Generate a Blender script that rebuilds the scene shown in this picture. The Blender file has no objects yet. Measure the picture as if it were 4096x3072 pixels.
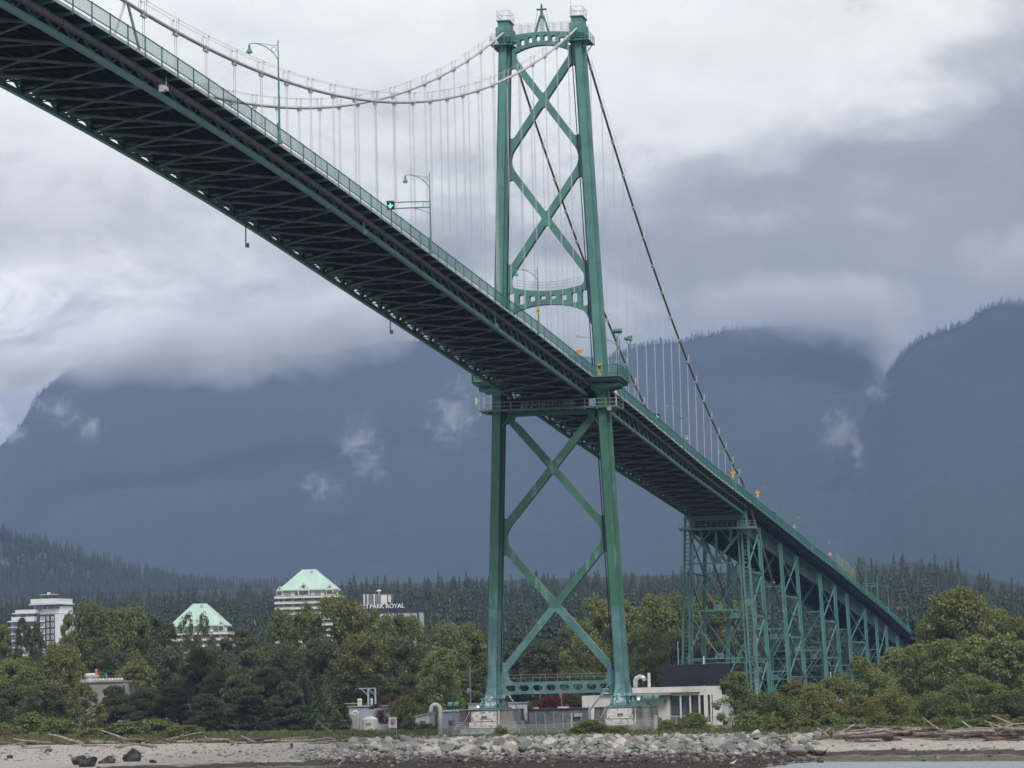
import bpy, bmesh, math, random
from math import sin, cos, pi, radians, sqrt, atan2, hypot
from mathutils import Vector, Matrix, noise
from mathutils.geometry import tessellate_polygon

C = bpy.context.scene.collection
scene = bpy.context.scene
rng = random.Random(7)

# ------------------------------------------------------------------ camera
CAM = Vector((99.7898, -523.6162, 9.1246)); YAW, PIT, ROL = -0.200113, 0.092228, -0.023523; FPX = 13201.2
fw = Vector((sin(YAW)*cos(PIT), cos(YAW)*cos(PIT), sin(PIT)))
rt0 = Vector((cos(YAW), -sin(YAW), 0)); up0 = rt0.cross(fw)
rt = rt0*cos(ROL) + up0*sin(ROL); up = up0*cos(ROL) - rt0*sin(ROL)
cd = bpy.data.cameras.new('camera'); cam = bpy.data.objects.new('camera', cd); C.objects.link(cam)
cd.sensor_width = 36; cd.lens = FPX/4096*36; cd.clip_start = 1; cd.clip_end = 30000
M = Matrix((rt, up, -fw)).transposed().to_4x4(); M.translation = CAM; cam.matrix_world = M
scene.camera = cam
KD = 4096/2212

def ray(px, py):
    return (rt*((px*KD-2048)/FPX) + up*((1536-py*KD)/FPX) + fw)
def at(px, py, Y):
    d = ray(px, py); return CAM + d*((Y-CAM.y)/d.y)
def atd(px, py, D):
    d = ray(px, py); return CAM + d*D
def atz(px, py, Z):
    d = ray(px, py); return CAM + d*((Z-CAM.z)/d.z)
def ppm(Y, X=0):            # display pixels per metre at a depth
    return FPX/KD/((Vector((X, Y, 10))-CAM).dot(fw))

# ------------------------------------------------------------------ objects
def tag(o, label=None, cat=None, group=None, kind=None):
    if label: o['label'] = label
    if cat: o['category'] = cat
    if group: o['group'] = group
    if kind: o['kind'] = kind
    return o
def empty(name, loc=(0, 0, 0), rz=0, label=None, cat=None, group=None):
    o = bpy.data.objects.new(name, None); C.objects.link(o)
    o.location = loc; o.rotation_euler = (0, 0, rz); o.empty_display_size = .5
    return tag(o, label, cat, group)
def inst(name, mesh, loc, parent=None, rz=0, sc=None, rot=None):
    o = bpy.data.objects.new(name, mesh); C.objects.link(o)
    o.location = loc; o.rotation_euler = rot or (0, 0, rz)
    if sc is not None: o.scale = (sc, sc, sc) if not hasattr(sc, '__len__') else sc
    if parent: o.parent = parent
    return o
def dup(root, loc, rz=None, sc=None, label=None, group=None):
    r = root.copy(); C.objects.link(r); r.location = loc
    if rz is not None: r.rotation_euler = (0, 0, rz)
    if sc is not None: r.scale = (sc, sc, sc) if not hasattr(sc, '__len__') else sc
    if label: r['label'] = label
    if group: r['group'] = group
    for ch in list(root.children):
        c = ch.copy(); C.objects.link(c); c.parent = r
        for g in list(ch.children):
            d = g.copy(); C.objects.link(d); d.parent = c
    return r

class MB:
    def __init__(s): s.v = []; s.f = []
    def add(s, vs, fs):
        n = len(s.v); s.v.extend([tuple(v) for v in vs]); s.f.extend([tuple(i+n for i in f) for f in fs]); return s
    def box(s, c, sz, rz=0):
        x, y, z = sz[0]/2, sz[1]/2, sz[2]/2; ca, sa = cos(rz), sin(rz); vs = []
        for dz in (-z, z):
            for dx, dy in ((-x, -y), (x, -y), (x, y), (-x, y)):
                vs.append((c[0]+dx*ca-dy*sa, c[1]+dx*sa+dy*ca, c[2]+dz))
        return s.add(vs, [(3, 2, 1, 0), (4, 5, 6, 7), (0, 1, 5, 4), (1, 2, 6, 5), (2, 3, 7, 6), (3, 0, 4, 7)])
    def bar(s, p, q, w, h=None, upv=(0, 0, 1)):
        p, q = Vector(p), Vector(q); h = h or w; d = (q-p).normalized(); u = Vector(upv)
        if abs(d.dot(u)) > .98: u = Vector((0, 1, 0))
        a = d.cross(u).normalized(); b = a.cross(d); a *= w/2; b *= h/2
        vs = [p-a-b, p+a-b, p+a+b, p-a+b, q-a-b, q+a-b, q+a+b, q-a+b]
        return s.add(vs, [(3, 2, 1, 0), (4, 5, 6, 7), (0, 1, 5, 4), (1, 2, 6, 5), (2, 3, 7, 6), (3, 0, 4, 7)])
    def tube(s, pts, r, n=6, cap=True):
        pts = [Vector(p) for p in pts]; m = len(pts); rs = r if hasattr(r, '__len__') else [r]*m
        vs = []; prev = None
        for i, p in enumerate(pts):
            d = (pts[min(i+1, m-1)]-pts[max(i-1, 0)]).normalized()
            if prev is None: a = d.orthogonal().normalized()
            else:
                a = prev - d*prev.dot(d); a = a.normalized() if a.length > 1e-6 else d.orthogonal().normalized()
            prev = a; b = d.cross(a)
            for k in range(n):
                t = 2*pi*k/n; vs.append(p + (a*cos(t)+b*sin(t))*rs[i])
        fs = []
        for i in range(m-1):
            for k in range(n):
                k2 = (k+1) % n; fs.append((i*n+k, i*n+k2, (i+1)*n+k2, (i+1)*n+k))
        if cap: fs += [tuple(range(n-1, -1, -1)), tuple((m-1)*n+k for k in range(n))]
        return s.add(vs, fs)
    def lathe(s, c, prof, n=12):
        vs = []; m = len(prof)
        for r, z in prof:
            for k in range(n):
                t = 2*pi*k/n; vs.append((c[0]+r*cos(t), c[1]+r*sin(t), c[2]+z))
        fs = [(i*n+k, i*n+(k+1) % n, (i+1)*n+(k+1) % n, (i+1)*n+k) for i in range(m-1) for k in range(n)]
        fs += [tuple(range(n-1, -1, -1)), tuple((m-1)*n+k for k in range(n))]
        return s.add(vs, fs)
    def loft(s, rings, cap=True):
        n = len(rings[0]); m = len(rings); vs = [p for r in rings for p in r]
        fs = [(i*n+k, i*n+(k+1) % n, (i+1)*n+(k+1) % n, (i+1)*n+k) for i in range(m-1) for k in range(n)]
        if cap: fs += [tuple(range(n-1, -1, -1)), tuple((m-1)*n+k for k in range(n))]
        return s.add(vs, fs)
    def prism(s, outer, holes, y0, y1, ax='y'):
        # outer, holes: loops of (a, z); extruded along y (or x)
        loops = [outer]+list(holes); flat = [p for l in loops for p in l]
        tri = tessellate_polygon([[Vector((p[0], p[1], 0)) for p in l] for l in loops])
        f = (lambda a, z, e: (a, e, z)) if ax == 'y' else ((lambda a, z, e: (e, a, z)) if ax == 'x' else (lambda a, z, e: (a, z, e)))
        n = len(flat); vs = [f(p[0], p[1], y0) for p in flat]+[f(p[0], p[1], y1) for p in flat]
        fs = []
        for t in tri: fs.append(tuple(t)); fs.append(tuple(i+n for i in reversed(t)))
        k = 0
        for l in loops:
            m = len(l)
            for i in range(m): a, b = k+i, k+(i+1) % m; fs.append((a, b, b+n, a+n))
            k += m
        return s.add(vs, fs)
    def ball(s, c, r, n=8, m=5):
        rx, ry, rz = r if hasattr(r, '__len__') else (r, r, r); prof = []
        vs = [(c[0], c[1], c[2]-rz)]
        for i in range(1, m):
            t = -pi/2+pi*i/m
            for k in range(n): vs.append((c[0]+rx*cos(t)*cos(2*pi*k/n), c[1]+ry*cos(t)*sin(2*pi*k/n), c[2]+rz*sin(t)))
        vs.append((c[0], c[1], c[2]+rz)); L = len(vs)-1
        fs = [(0, 1+(k+1) % n, 1+k) for k in range(n)]
        for i in range(m-2):
            for k in range(n): a = 1+i*n; fs.append((a+k, a+(k+1) % n, a+n+(k+1) % n, a+n+k))
        a = 1+(m-2)*n; fs += [(a+k, a+(k+1) % n, L) for k in range(n)]
        return s.add(vs, fs)
    def mesh(s, name, m, smooth=False, fix=True):
        me = bpy.data.meshes.new(name); me.from_pydata(s.v, [], s.f)
        if fix:
            b = bmesh.new(); b.from_mesh(me); bmesh.ops.recalc_face_normals(b, faces=b.faces); b.to_mesh(me); b.free()
        if smooth: me.polygons.foreach_set('use_smooth', [True]*len(me.polygons))
        if m: me.materials.append(m)
        me.update(); return me
    def build(s, name, m, parent=None, smooth=False, fix=True):
        o = bpy.data.objects.new(name, s.mesh(name, m, smooth, fix)); C.objects.link(o)
        if parent: o.parent = parent
        return o

def rounded(poly, rad, seg=5):
    out = []; n = len(poly)
    for i in range(n):
        p = Vector(poly[i]); a = Vector(poly[i-1])-p; b = Vector(poly[(i+1) % n])-p
        r = rad[i] if hasattr(rad, '__len__') else rad
        la, lb = a.length, b.length; a.normalize(); b.normalize()
        ang = a.angle(b)
        if r <= 0 or ang > pi-.05: out.append(tuple(p)); continue
        t = min(r/math.tan(ang/2), la*.48, lb*.48); r = t*math.tan(ang/2)
        c = p+(a+b).normalized()*(r/sin(ang/2)); s0 = p+a*t-c; s1 = p+b*t-c
        a0 = atan2(s0.y, s0.x); da = atan2(s1.y, s1.x)-a0
        while da > pi: da -= 2*pi
        while da < -pi: da += 2*pi
        for k in range(seg+1):
            t2 = a0+da*k/seg; out.append((c.x+r*cos(t2), c.y+r*sin(t2)))
    return out
def rrect(cx, cz, w, h, r): return rounded([(cx-w/2, cz-h/2), (cx+w/2, cz-h/2), (cx+w/2, cz+h/2), (cx-w/2, cz+h/2)], r, 4)

# ------------------------------------------------------------------ materials
class NT:
    def __init__(s, nt): s.nt = nt
    def n(s, typ, **kw):
        nd = s.nt.nodes.new(typ)
        for k, v in kw.items():
            if isinstance(k, str) and k.startswith('i_'): nd.inputs[k[2:].replace('_', ' ')].default_value = v
            else: setattr(nd, k, v)
        return nd
    def l(s, a, b): s.nt.links.new(a, b)
    def math(s, op, a, b=None, c=None, clamp=False):
        nd = s.nt.nodes.new('ShaderNodeMath'); nd.operation = op; nd.use_clamp = clamp
        for i, x in enumerate((a, b, c)):
            if x is None: continue
            if isinstance(x, (int, float)): nd.inputs[i].default_value = x
            else: s.l(x, nd.inputs[i])
        return nd.outputs[0]
    def mix(s, f, a, b, mode='MIX'):
        nd = s.nt.nodes.new('ShaderNodeMix'); nd.data_type = 'RGBA'; nd.blend_type = mode
        for sock, x in ((nd.inputs[0], f), (nd.inputs[6], a), (nd.inputs[7], b)):
            if isinstance(x, (int, float)): sock.default_value = x
            elif isinstance(x, tuple): sock.default_value = x if len(x) == 4 else (*x, 1)
            else: s.l(x, sock)
        return nd.outputs[2]
    def noise(s, vec, scale, detail=4, rough=.55, dist=0):
        nd = s.n('ShaderNodeTexNoise'); nd.inputs['Scale'].default_value = scale; nd.inputs['Detail'].default_value = detail
        nd.inputs['Roughness'].default_value = rough; nd.inputs['Distortion'].default_value = dist
        if vec is not None: s.l(vec, nd.inputs['Vector'])
        return nd.outputs[0]
    def ramp(s, f, stops, interp='LINEAR'):
        nd = s.n('ShaderNodeValToRGB'); cr = nd.color_ramp; cr.interpolation = interp
        while len(cr.elements) < len(stops): cr.elements.new(.5)
        for e, (p, c) in zip(cr.elements, stops):
            e.position = p; e.color = (c, c, c, 1) if isinstance(c, (int, float)) else (*c, 1)
        s.l(f, nd.inputs[0]); return nd.outputs[0]
    def smooth(s, x, a, b):
        nd = s.n('ShaderNodeMapRange', interpolation_type='SMOOTHSTEP'); nd.inputs[1].default_value = a; nd.inputs[2].default_value = b
        s.l(x, nd.inputs[0]); return nd.outputs[0]
def newmat(name):
    m = bpy.data.materials.new(name); m.use_nodes = True; t = NT(m.node_tree); m.node_tree.nodes.clear()
    t.out = t.n('ShaderNodeOutputMaterial'); return m, t
def mat(name, col, rough=.6, col2=None, scale=1.0, detail=5, spec=.3, metal=0, bump=0, bscale=None, lo=.35, hi=.65, rand=0, stretch=None, obj=False):
    m, t = newmat(name); b = t.n('ShaderNodeBsdfPrincipled'); t.l(b.outputs[0], t.out.inputs[0])
    b.inputs['Roughness'].default_value = rough; b.inputs['Metallic'].default_value = metal
    b.inputs['Specular IOR Level'].default_value = spec
    if obj: vec = t.n('ShaderNodeTexCoord').outputs['Object']
    else: vec = t.n('ShaderNodeNewGeometry').outputs['Position']
    if stretch:
        mp = t.n('ShaderNodeMapping'); mp.inputs['Scale'].default_value = stretch; t.l(vec, mp.inputs[0]); vec = mp.outputs[0]
    col2 = col2 or tuple(c*.75 for c in col)
    c = t.mix(t.smooth(t.noise(vec, scale, detail), lo, hi), col, col2)
    if rand:
        oi = t.n('ShaderNodeObjectInfo'); hs = t.n('ShaderNodeHueSaturation')
        t.l(c, hs.inputs['Color']); t.l(t.math('MULTIPLY_ADD', oi.outputs['Random'], rand*2, 1-rand), hs.inputs['Value'])
        t.l(t.math('MULTIPLY_ADD', t.math('FRACT', t.math('MULTIPLY', oi.outputs['Random'], 7.3)), .05, .475), hs.inputs['Hue']); c = hs.outputs[0]
    t.l(c, b.inputs['Base Color'])
    if bump:
        bp = t.n('ShaderNodeBump'); bp.inputs['Strength'].default_value = bump; bp.inputs['Distance'].default_value = .1
        t.l(t.noise(vec, bscale or scale*4, 5), bp.inputs['Height']); t.l(bp.outputs[0], b.inputs['Normal'])
    return m
def emis(name, col, s):
    m, t = newmat(name); e = t.n('ShaderNodeEmission'); e.inputs[0].default_value = (*col, 1); e.inputs[1].default_value = s
    t.l(e.outputs[0], t.out.inputs[0]); return m
def leafmat(name, c1, c2, c3, rand=.16):
    m, t = newmat(name)
    oi = t.n('ShaderNodeObjectInfo'); g = t.n('ShaderNodeNewGeometry'); tc = t.n('ShaderNodeTexCoord')
    n1 = t.noise(tc.outputs['Object'], .5, 3); n2 = t.n('ShaderNodeTexWhiteNoise'); t.l(g.outputs['Random Per Island'], n2.inputs['Vector'])
    c = t.mix(t.smooth(n1, .35, .65), c1, c2); c = t.mix(t.math('MULTIPLY', n2.outputs[0], .75), c, c3)
    hs = t.n('ShaderNodeHueSaturation'); t.l(c, hs.inputs['Color'])
    t.l(t.math('MULTIPLY_ADD', oi.outputs['Random'], rand*2, 1-rand), hs.inputs['Value'])
    t.l(t.math('MULTIPLY_ADD', t.math('FRACT', t.math('MULTIPLY', oi.outputs['Random'], 9.7)), .045, .478), hs.inputs['Hue'])
    d = t.n('ShaderNodeBsdfDiffuse'); tr = t.n('ShaderNodeBsdfTranslucent'); mx = t.n('ShaderNodeMixShader'); mx.inputs[0].default_value = .42
    t.l(hs.outputs[0], d.inputs[0]); t.l(hs.outputs[0], tr.inputs[0]); t.l(d.outputs[0], mx.inputs[1]); t.l(tr.outputs[0], mx.inputs[2])
    gl = t.n('ShaderNodeBsdfGlossy'); gl.inputs['Roughness'].default_value = .5; gl.inputs[0].default_value = (1, 1, 1, 1)
    m2 = t.n('ShaderNodeMixShader'); m2.inputs[0].default_value = .025; t.l(mx.outputs[0], m2.inputs[1]); t.l(gl.outputs[0], m2.inputs[2])
    t.l(m2.outputs[0], t.out.inputs[0]); return m
def paintmat(name, tower):
    m, t = newmat(name); b = t.n('ShaderNodeBsdfPrincipled'); t.l(b.outputs[0], t.out.inputs[0]); b.inputs['Roughness'].default_value = .5
    g = t.n('ShaderNodeNewGeometry'); pos = g.outputs['Position']
    mp = t.n('ShaderNodeMapping'); mp.inputs['Scale'].default_value = (.9, .9, .16); t.l(pos, mp.inputs[0])
    streak = t.noise(mp.outputs[0], 1.3, 6, .65); big = t.noise(pos, .22, 5, .6); fine = t.noise(pos, 2.2, 5, .7)
    if tower:
        sx = t.n('ShaderNodeSeparateXYZ'); t.l(pos, sx.inputs[0])
        z = t.math('ADD', sx.outputs[2], t.math('MULTIPLY_ADD', fine, 1.6, -.8))
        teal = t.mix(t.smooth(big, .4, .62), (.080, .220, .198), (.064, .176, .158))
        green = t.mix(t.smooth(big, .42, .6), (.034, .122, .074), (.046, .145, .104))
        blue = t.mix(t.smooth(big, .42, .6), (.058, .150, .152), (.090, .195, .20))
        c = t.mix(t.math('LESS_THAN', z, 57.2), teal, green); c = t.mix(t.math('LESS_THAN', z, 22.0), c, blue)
        patch = t.math('MULTIPLY', t.smooth(t.noise(mp.outputs[0], .75, 5, .6), .58, .61), t.math('LESS_THAN', z, 46)); c = t.mix(t.math('MULTIPLY', patch, .42), c, (.17, .31, .30))
        c = t.mix(t.math('MULTIPLY', t.smooth(streak, .52, .72), .5), c, (.045, .085, .078))
        tagm = t.math('MULTIPLY', t.smooth(t.noise(pos, 1.5, 6, .6, 1.5), .52, .57), t.math('MULTIPLY', t.math('LESS_THAN', z, 8.25), t.math('GREATER_THAN', z, 6.6))); c = t.mix(t.math('MULTIPLY', tagm, .75), c, (.46, .56, .60))
        # riveted plate joints every few metres: a thin darker line
        fr = t.math('FRACT', t.math('MULTIPLY', sx.outputs[2], .155)); ln = t.math('LESS_THAN', fr, .018); c = t.mix(t.math('MULTIPLY', ln, .45), c, (.03, .07, .065))
    else:
        c = t.mix(t.smooth(big, .35, .65), (.090, .200, .190), (.072, .165, .150)); c = t.mix(t.math('MULTIPLY', t.smooth(streak, .5, .75), .5), c, (.05, .085, .075))
        c = t.mix(t.math('MULTIPLY', t.smooth(fine, .66, .74), .5), c, (.10, .065, .045))
    t.l(c, b.inputs['Base Color'])
    bp = t.n('ShaderNodeBump'); bp.inputs['Strength'].default_value = .15; bp.inputs['Distance'].default_value = .05; t.l(fine, bp.inputs['Height']); t.l(bp.outputs[0], b.inputs['Normal'])
    return m

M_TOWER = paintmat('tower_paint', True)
M_STEEL = paintmat('deck_paint', False)
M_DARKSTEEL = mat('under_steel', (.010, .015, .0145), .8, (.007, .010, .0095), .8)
M_BRACE = mat('brace_steel', (.125, .145, .13), .65, (.07, .088, .08), .7)
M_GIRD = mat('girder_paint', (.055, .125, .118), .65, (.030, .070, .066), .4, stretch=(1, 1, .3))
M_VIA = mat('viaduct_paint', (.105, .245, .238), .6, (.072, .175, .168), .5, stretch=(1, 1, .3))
M_RAIL = mat('rail_paint', (.035, .155, .120), .45, (.03, .12, .10), .5)
M_PIPE = mat('rust_brown', (.115, .088, .080), .7, (.075, .058, .052), 1.2)
M_CABLE = mat('cable_white', (.52, .50, .50), .5, (.40, .38, .38), .6)
M_CABLE2 = mat('cable_grey_brown', (.21, .18, .17), .55, (.13, .11, .105), 1.1)  # darker grey-brown for the side-span cables and backstays
M_CLAMP = mat('clamp_white', (.60, .58, .58), .5, (.42, .40, .39), 2)
M_ROPE = mat('hanger_rope', (.50, .48, .49), .5, (.42, .40, .40), .4)
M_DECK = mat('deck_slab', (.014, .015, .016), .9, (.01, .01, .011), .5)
M_EDGE = mat('deck_edge', (.42, .45, .46), .6, (.3, .33, .33), .7)
M_CONC = mat('concrete', (.36, .35, .33), .85, (.24, .23, .215), .35, 6, bump=.3)
M_CONCOLD = mat('concrete_weathered', (.19, .185, .175), .9, (.065, .055, .052), .55, 6, bump=.4, lo=.42, hi=.66, stretch=(1, 1, .35))
M_WHITE = mat('white_paint', (.72, .72, .72), .6, (.55, .55, .54), .8)
M_GREYP = mat('grey_paint', (.16, .17, .19), .7, (.10, .11, .12), 1)
M_BLACK = mat('black_metal', (.02, .022, .024), .5)
M_YEL = mat('sign_yellow', (.80, .42, .02), .5, (.74, .38, .02), 1)
M_YELB = mat('box_yellow', (.70, .50, .06), .5)
M_LAMP = mat('lamp_paint', (.095, .23, .20), .45, (.075, .19, .165), 1.5)
M_GREENL = emis('signal_green', (.14, 1, .6), 2.6)
M_BULB = emis('lamp_lit', (1, .93, .75), 1.5)
M_GALV = mat('galvanised', (.42, .44, .46), .45, (.32, .34, .36), 1.5, metal=.3)
M_SILVER = mat('silver_pipe', (.62, .63, .64), .3, (.5, .5, .5), 2, metal=.6)
# ------------------------------------------------------------------ bridge
def interp(tab, y):
    if y <= tab[0][0]: i = 0
    elif y >= tab[-1][0]: i = len(tab)-2
    else: i = max(k for k in range(len(tab)-1) if tab[k][0] <= y)
    n = len(tab)
    x0, z0 = tab[i]; x1, z1 = tab[i+1]; h = x1-x0; s = (z1-z0)/h
    if y < x0 or y > x1: return z0+(y-x0)*s
    sl = lambda k: (tab[k+1][1]-tab[k][1])/(tab[k+1][0]-tab[k][0])
    m0 = (sl(i-1)+s)/2 if i > 0 else s
    m1 = (sl(i+1)+s)/2 if i < n-2 else s
    t = (y-x0)/h
    return (2*t**3-3*t*t+1)*z0+(t**3-2*t*t+t)*h*m0+(-2*t**3+3*t*t)*z1+(t**3-t*t)*h*m1
RAIL = [(-310, 69.7), (-252, 69.92), (-212, 69.3), (-171, 68.05), (-106, 65.25), (-55, 63.0), (-5, 60.5), (24, 59.2), (67, 56.7), (124, 53.2), (190, 49.8), (212, 48.6), (249, 46.6), (305, 43.5), (366, 40.4), (427, 36.8), (502, 32.5), (578, 27.4), (642, 23.1)]
BOT = [(-310, 66.0), (-261, 66.1), (-231, 65.85), (-191, 64.95), (-150, 63.4), (-116, 61.65), (-78, 59.75), (-34, 57.5), (-6, 56.1), (21, 54.7), (46, 53.2), (72, 51.75), (101, 50.05), (134, 48.4), (187, 45.7)]
zr = lambda y: interp(RAIL, y)
zb = lambda y: interp(BOT, y)
PAN = 473/47; HP = PAN/2; YE = 187.3; XR = 7.85; HW = 6.1

bridge = empty('suspension_bridge', (0, 0, 0), 0, 'long green steel suspension bridge crossing the whole picture with one tall two-legged tower', 'bridge')
def part(mb, name, m, parent=None, smooth=False): return mb.build(name, m, parent or bridge, smooth)

def cz(k, y):            # cable height
    if y <= 0: return 73.1+(116.76-73.1)*((y+236.5)/236.5)**2
    return 116.76-.4946*y+.0008*y*y
QZ = None
# fitted coefficients of the side span
def czs(y): return 116.7575-.494601*y+.00081775*y*y

def yrange(a, b, st): 
    k = math.ceil(a/st-1e-6); out = []
    while k*st <= b+1e-6: out.append(k*st); k += 1
    return out

# deck surfaces
YS0, YS1 = -30*PAN, YE
ysd = yrange(YS0, YS1, HP)+[YS1]
def strip(sec, ys, zf):       # sweep a cross-section (x, dz) along the deck
    mb = MB(); mb.loft([[(x, y, zf(y)+dz) for x, dz in sec] for y in ys]); return mb
part(strip([(-5.6, -1.62), (-5.6, -1.9), (5.6, -1.9), (5.6, -1.62)], ysd, zr), 'road_deck', M_DECK)
for s in (-1, 1):
    xa, xb = s*5.75, s*7.75
    for y0, y1 in ((YS0, -5.0), (5.0, YS1)):
        ys = [y for y in ysd if y0 < y < y1]; ys = [y0]+ys+[y1]
        part(strip([(xa, -1.62), (xa, -1.78), (xb, -1.78), (xb, -1.62)], ys, zr), 'sidewalk', M_DECK)
        part(strip([(s*7.75, -1.55), (s*7.75, -1.85), (s*7.83, -1.85), (s*7.83, -1.55)], ys, zr), 'edge_trim', M_EDGE)
    # trusses
    for (y0, y1) in ((YS0, -1.5), (3.0, YE-.5)):
        ys = [y0]+[y for y in ysd if y0+.5 < y < y1-.5]+[y1]
        part(strip([(s*HW-.24, 0), (s*HW+.24, 0), (s*HW+.24, .5), (s*HW-.24, .5)], ys, zb), 'truss_chord', M_STEEL)
        part(strip([(s*HW-.2, -2.35), (s*HW+.2, -2.35), (s*HW+.2, -1.95), (s*HW-.2, -1.95)], ys, zr), 'truss_chord', M_STEEL)
        w = MB()
        for i, y in enumerate(yrange(y0+.2, y1-.2, HP)):
            main = round(y/HP) % 2 == 0; b = (s*HW, y, zb(y)+.45)
            for dy in ((-.5, .5) if not main else (-.5, .5, 0)):
                yy = y+dy*HP
                if yy < y0 or yy > y1: continue
                w.bar(b, (s*HW, yy, zr(yy)-2.3), .17 if dy else .14, .2)
            w.box((s*HW, y, zb(y)+.62), (.06, 1.0 if main else .6, .55)); w.box((s*HW, y, zr(y)-2.45), (.06, .8, .4))
        part(w, 'truss_web', M_STEEL)
        pp = MB(); pp.loft([[(s*6.8+dx, y, zr(y)-2.75+dz) for dx, dz in ((-.2, -.24), (.2, -.24), (.2, .24), (-.2, .24))] for y in ys])
        for y in yrange(y0+1, y1-1, HP): pp.box((s*6.8, y, zr(y)-2.75), (.5, .3, .62))
        if s > 0: part(pp, 'service_duct', M_PIPE)
# floor beams + stringers + laterals
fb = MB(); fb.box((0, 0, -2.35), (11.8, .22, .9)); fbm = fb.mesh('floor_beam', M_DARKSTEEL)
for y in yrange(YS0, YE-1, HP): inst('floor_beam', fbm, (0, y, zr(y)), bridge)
st = MB()
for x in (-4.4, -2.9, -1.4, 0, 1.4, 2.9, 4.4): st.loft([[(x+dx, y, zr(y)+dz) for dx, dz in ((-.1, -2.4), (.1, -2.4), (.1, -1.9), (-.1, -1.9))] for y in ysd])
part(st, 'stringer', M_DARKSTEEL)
ym = yrange(YS0, YE-1, PAN)
for y0 in ym:
    y1 = min(y0+PAN, YE); lb = MB(); a, b = zb(y0)+.22, zb(y1)+.22; ym_ = (y0+y1)/2; mz = (a+b)/2
    lb.bar((-5.85, y0, a), (5.85, y1, b), .26, .22); lb.bar((5.85, y0, a+.02), (0.2, ym_, mz+.02), .18, .16); lb.bar((-.2, ym_, mz+.02), (-5.85, y1, b+.02), .18, .16)
    lb.box((0, ym_, mz-.02), (1.0, .7, .26)); lb.bar((-5.85, y0, a+.25), (5.85, y0, a+.25), .14, .16)
    part(lb, 'lateral_brace', M_BRACE)
    # cross frame from floor beam down to the chord
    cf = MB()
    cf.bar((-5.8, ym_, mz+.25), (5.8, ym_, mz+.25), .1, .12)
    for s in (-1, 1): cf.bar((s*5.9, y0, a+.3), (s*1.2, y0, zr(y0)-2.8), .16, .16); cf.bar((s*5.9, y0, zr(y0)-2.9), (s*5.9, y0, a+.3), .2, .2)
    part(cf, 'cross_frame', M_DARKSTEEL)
# sidewalk brackets, railing posts, railing
bk = {}
for s in (-1, 1):
    b = MB(); prof = [(s*5.9, -1.8), (s*7.8, -1.8), (s*7.8, -2.05), (s*7.2, -2.12), (s*5.9, -2.65)]; b.prism(prof, [], -.07, .07)
    b.box((s*6.85, 0, -1.9), (1.9, .3, .06)); bk[s] = b
pz = MB(); pz.box((0, 0, -1.0), (.1, .12, 2.15)); pz.box((0, 0, .06), (.13, .15, .05))
brm = bk[1].mesh('sidewalk_bracket', M_STEEL); psm = pz.mesh('railing_post', M_RAIL)
posts = [y for y in yrange(YS0, YE, HP) if abs(y) > 4.5]
wb = MB(); wp = MB()
for y in posts:
    inst('sidewalk_bracket', brm, (0, y, zr(y)), bridge); inst('railing_post', psm, (XR, y, zr(y)), bridge)
    wb.add([(x, yy+y, z+zr(y)) for x, yy, z in bk[-1].v], bk[-1].f); wp.add([(x-XR, yy+y, z+zr(y)) for x, yy, z in pz.v], pz.f)
tag(part(wb, 'sidewalk_bracket', M_STEEL), kind='stuff'); tag(part(wp, 'railing_post', M_RAIL), kind='stuff')
def railing(x, ys, parent, pick=.115, zf=zr, w=.013):
    r = MB()
    for dz, h in ((0, .09), (-1.28, .08)): r.loft([[(x+dx, y, zf(y)+dz+e) for dx, e in ((-.04, -h/2), (.04, -h/2), (.04, h/2), (-.04, h/2))] for y in ys])
    ro = r.build('railing', M_RAIL, parent)
    p = MB(); y = ys[0]; i = 0
    while y < ys[-1]:
        z = zf(y); a = w/2
        p.v += [(x-a, y-a, z-1.26), (x+a, y-a, z-1.26), (x+a, y+a, z-1.26), (x-a, y+a, z-1.26), (x-a, y-a, z-.03), (x+a, y-a, z-.03), (x+a, y+a, z-.03), (x-a, y+a, z-.03)]
        n = len(p.v)-8; p.f += [(n, n+1, n+5, n+4), (n+1, n+2, n+6, n+5), (n+2, n+3, n+7, n+6), (n+3, n, n+4, n+7)]; y += pick
    p.build('railing_infill', M_RAIL, ro, fix=False)
for s in (-1, 1):
    for y0, y1 in ((YS0, -4.6), (4.6, YE)):
        railing(s*XR, [y0]+[y for y in posts if y0 < y < y1]+[y1], bridge)
# inner traffic rail
for s in (-1, 1):
    part(strip([(s*5.6, -1.6), (s*5.7, -1.6), (s*5.7, -.75), (s*5.6, -.75)], ysd, zr), 'traffic_barrier', M_GREYP)

# main cables, hangers, clamps
HB = .30      # half the spread of one hanger pair
for s in (-1, 1):
    mb = MB(); pts = [(s*HW, y, cz(0, y)) for y in [YS0+i*(-YS0-.9)/70 for i in range(71)]]+[(s*HW, -.3, 116.9)]
    mb.tube(pts, .19, 10); part(mb, 'main_cable', M_CABLE, smooth=True)
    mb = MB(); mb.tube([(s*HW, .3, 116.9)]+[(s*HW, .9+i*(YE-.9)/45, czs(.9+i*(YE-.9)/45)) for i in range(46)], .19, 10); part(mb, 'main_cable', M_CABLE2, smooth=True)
    for x in (-.28, .28):
        for rng_, f in (((YS0, -3), lambda y: cz(0, y)), ((3, YE-6), czs)):
            n = 60; mb = MB(); mb.tube([(s*HW+x, rng_[0]+(rng_[1]-rng_[0])*i/n, f(rng_[0]+(rng_[1]-rng_[0])*i/n)+1.15) for i in range(n+1)], .022, 4); part(mb, 'hand_rope', M_ROPE)
cl = MB(); cl.lathe((0, 0, -.30), [(.26, 0), (.30, .1), (.30, .5), (.26, .6)], 8)
cl = MB()
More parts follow.
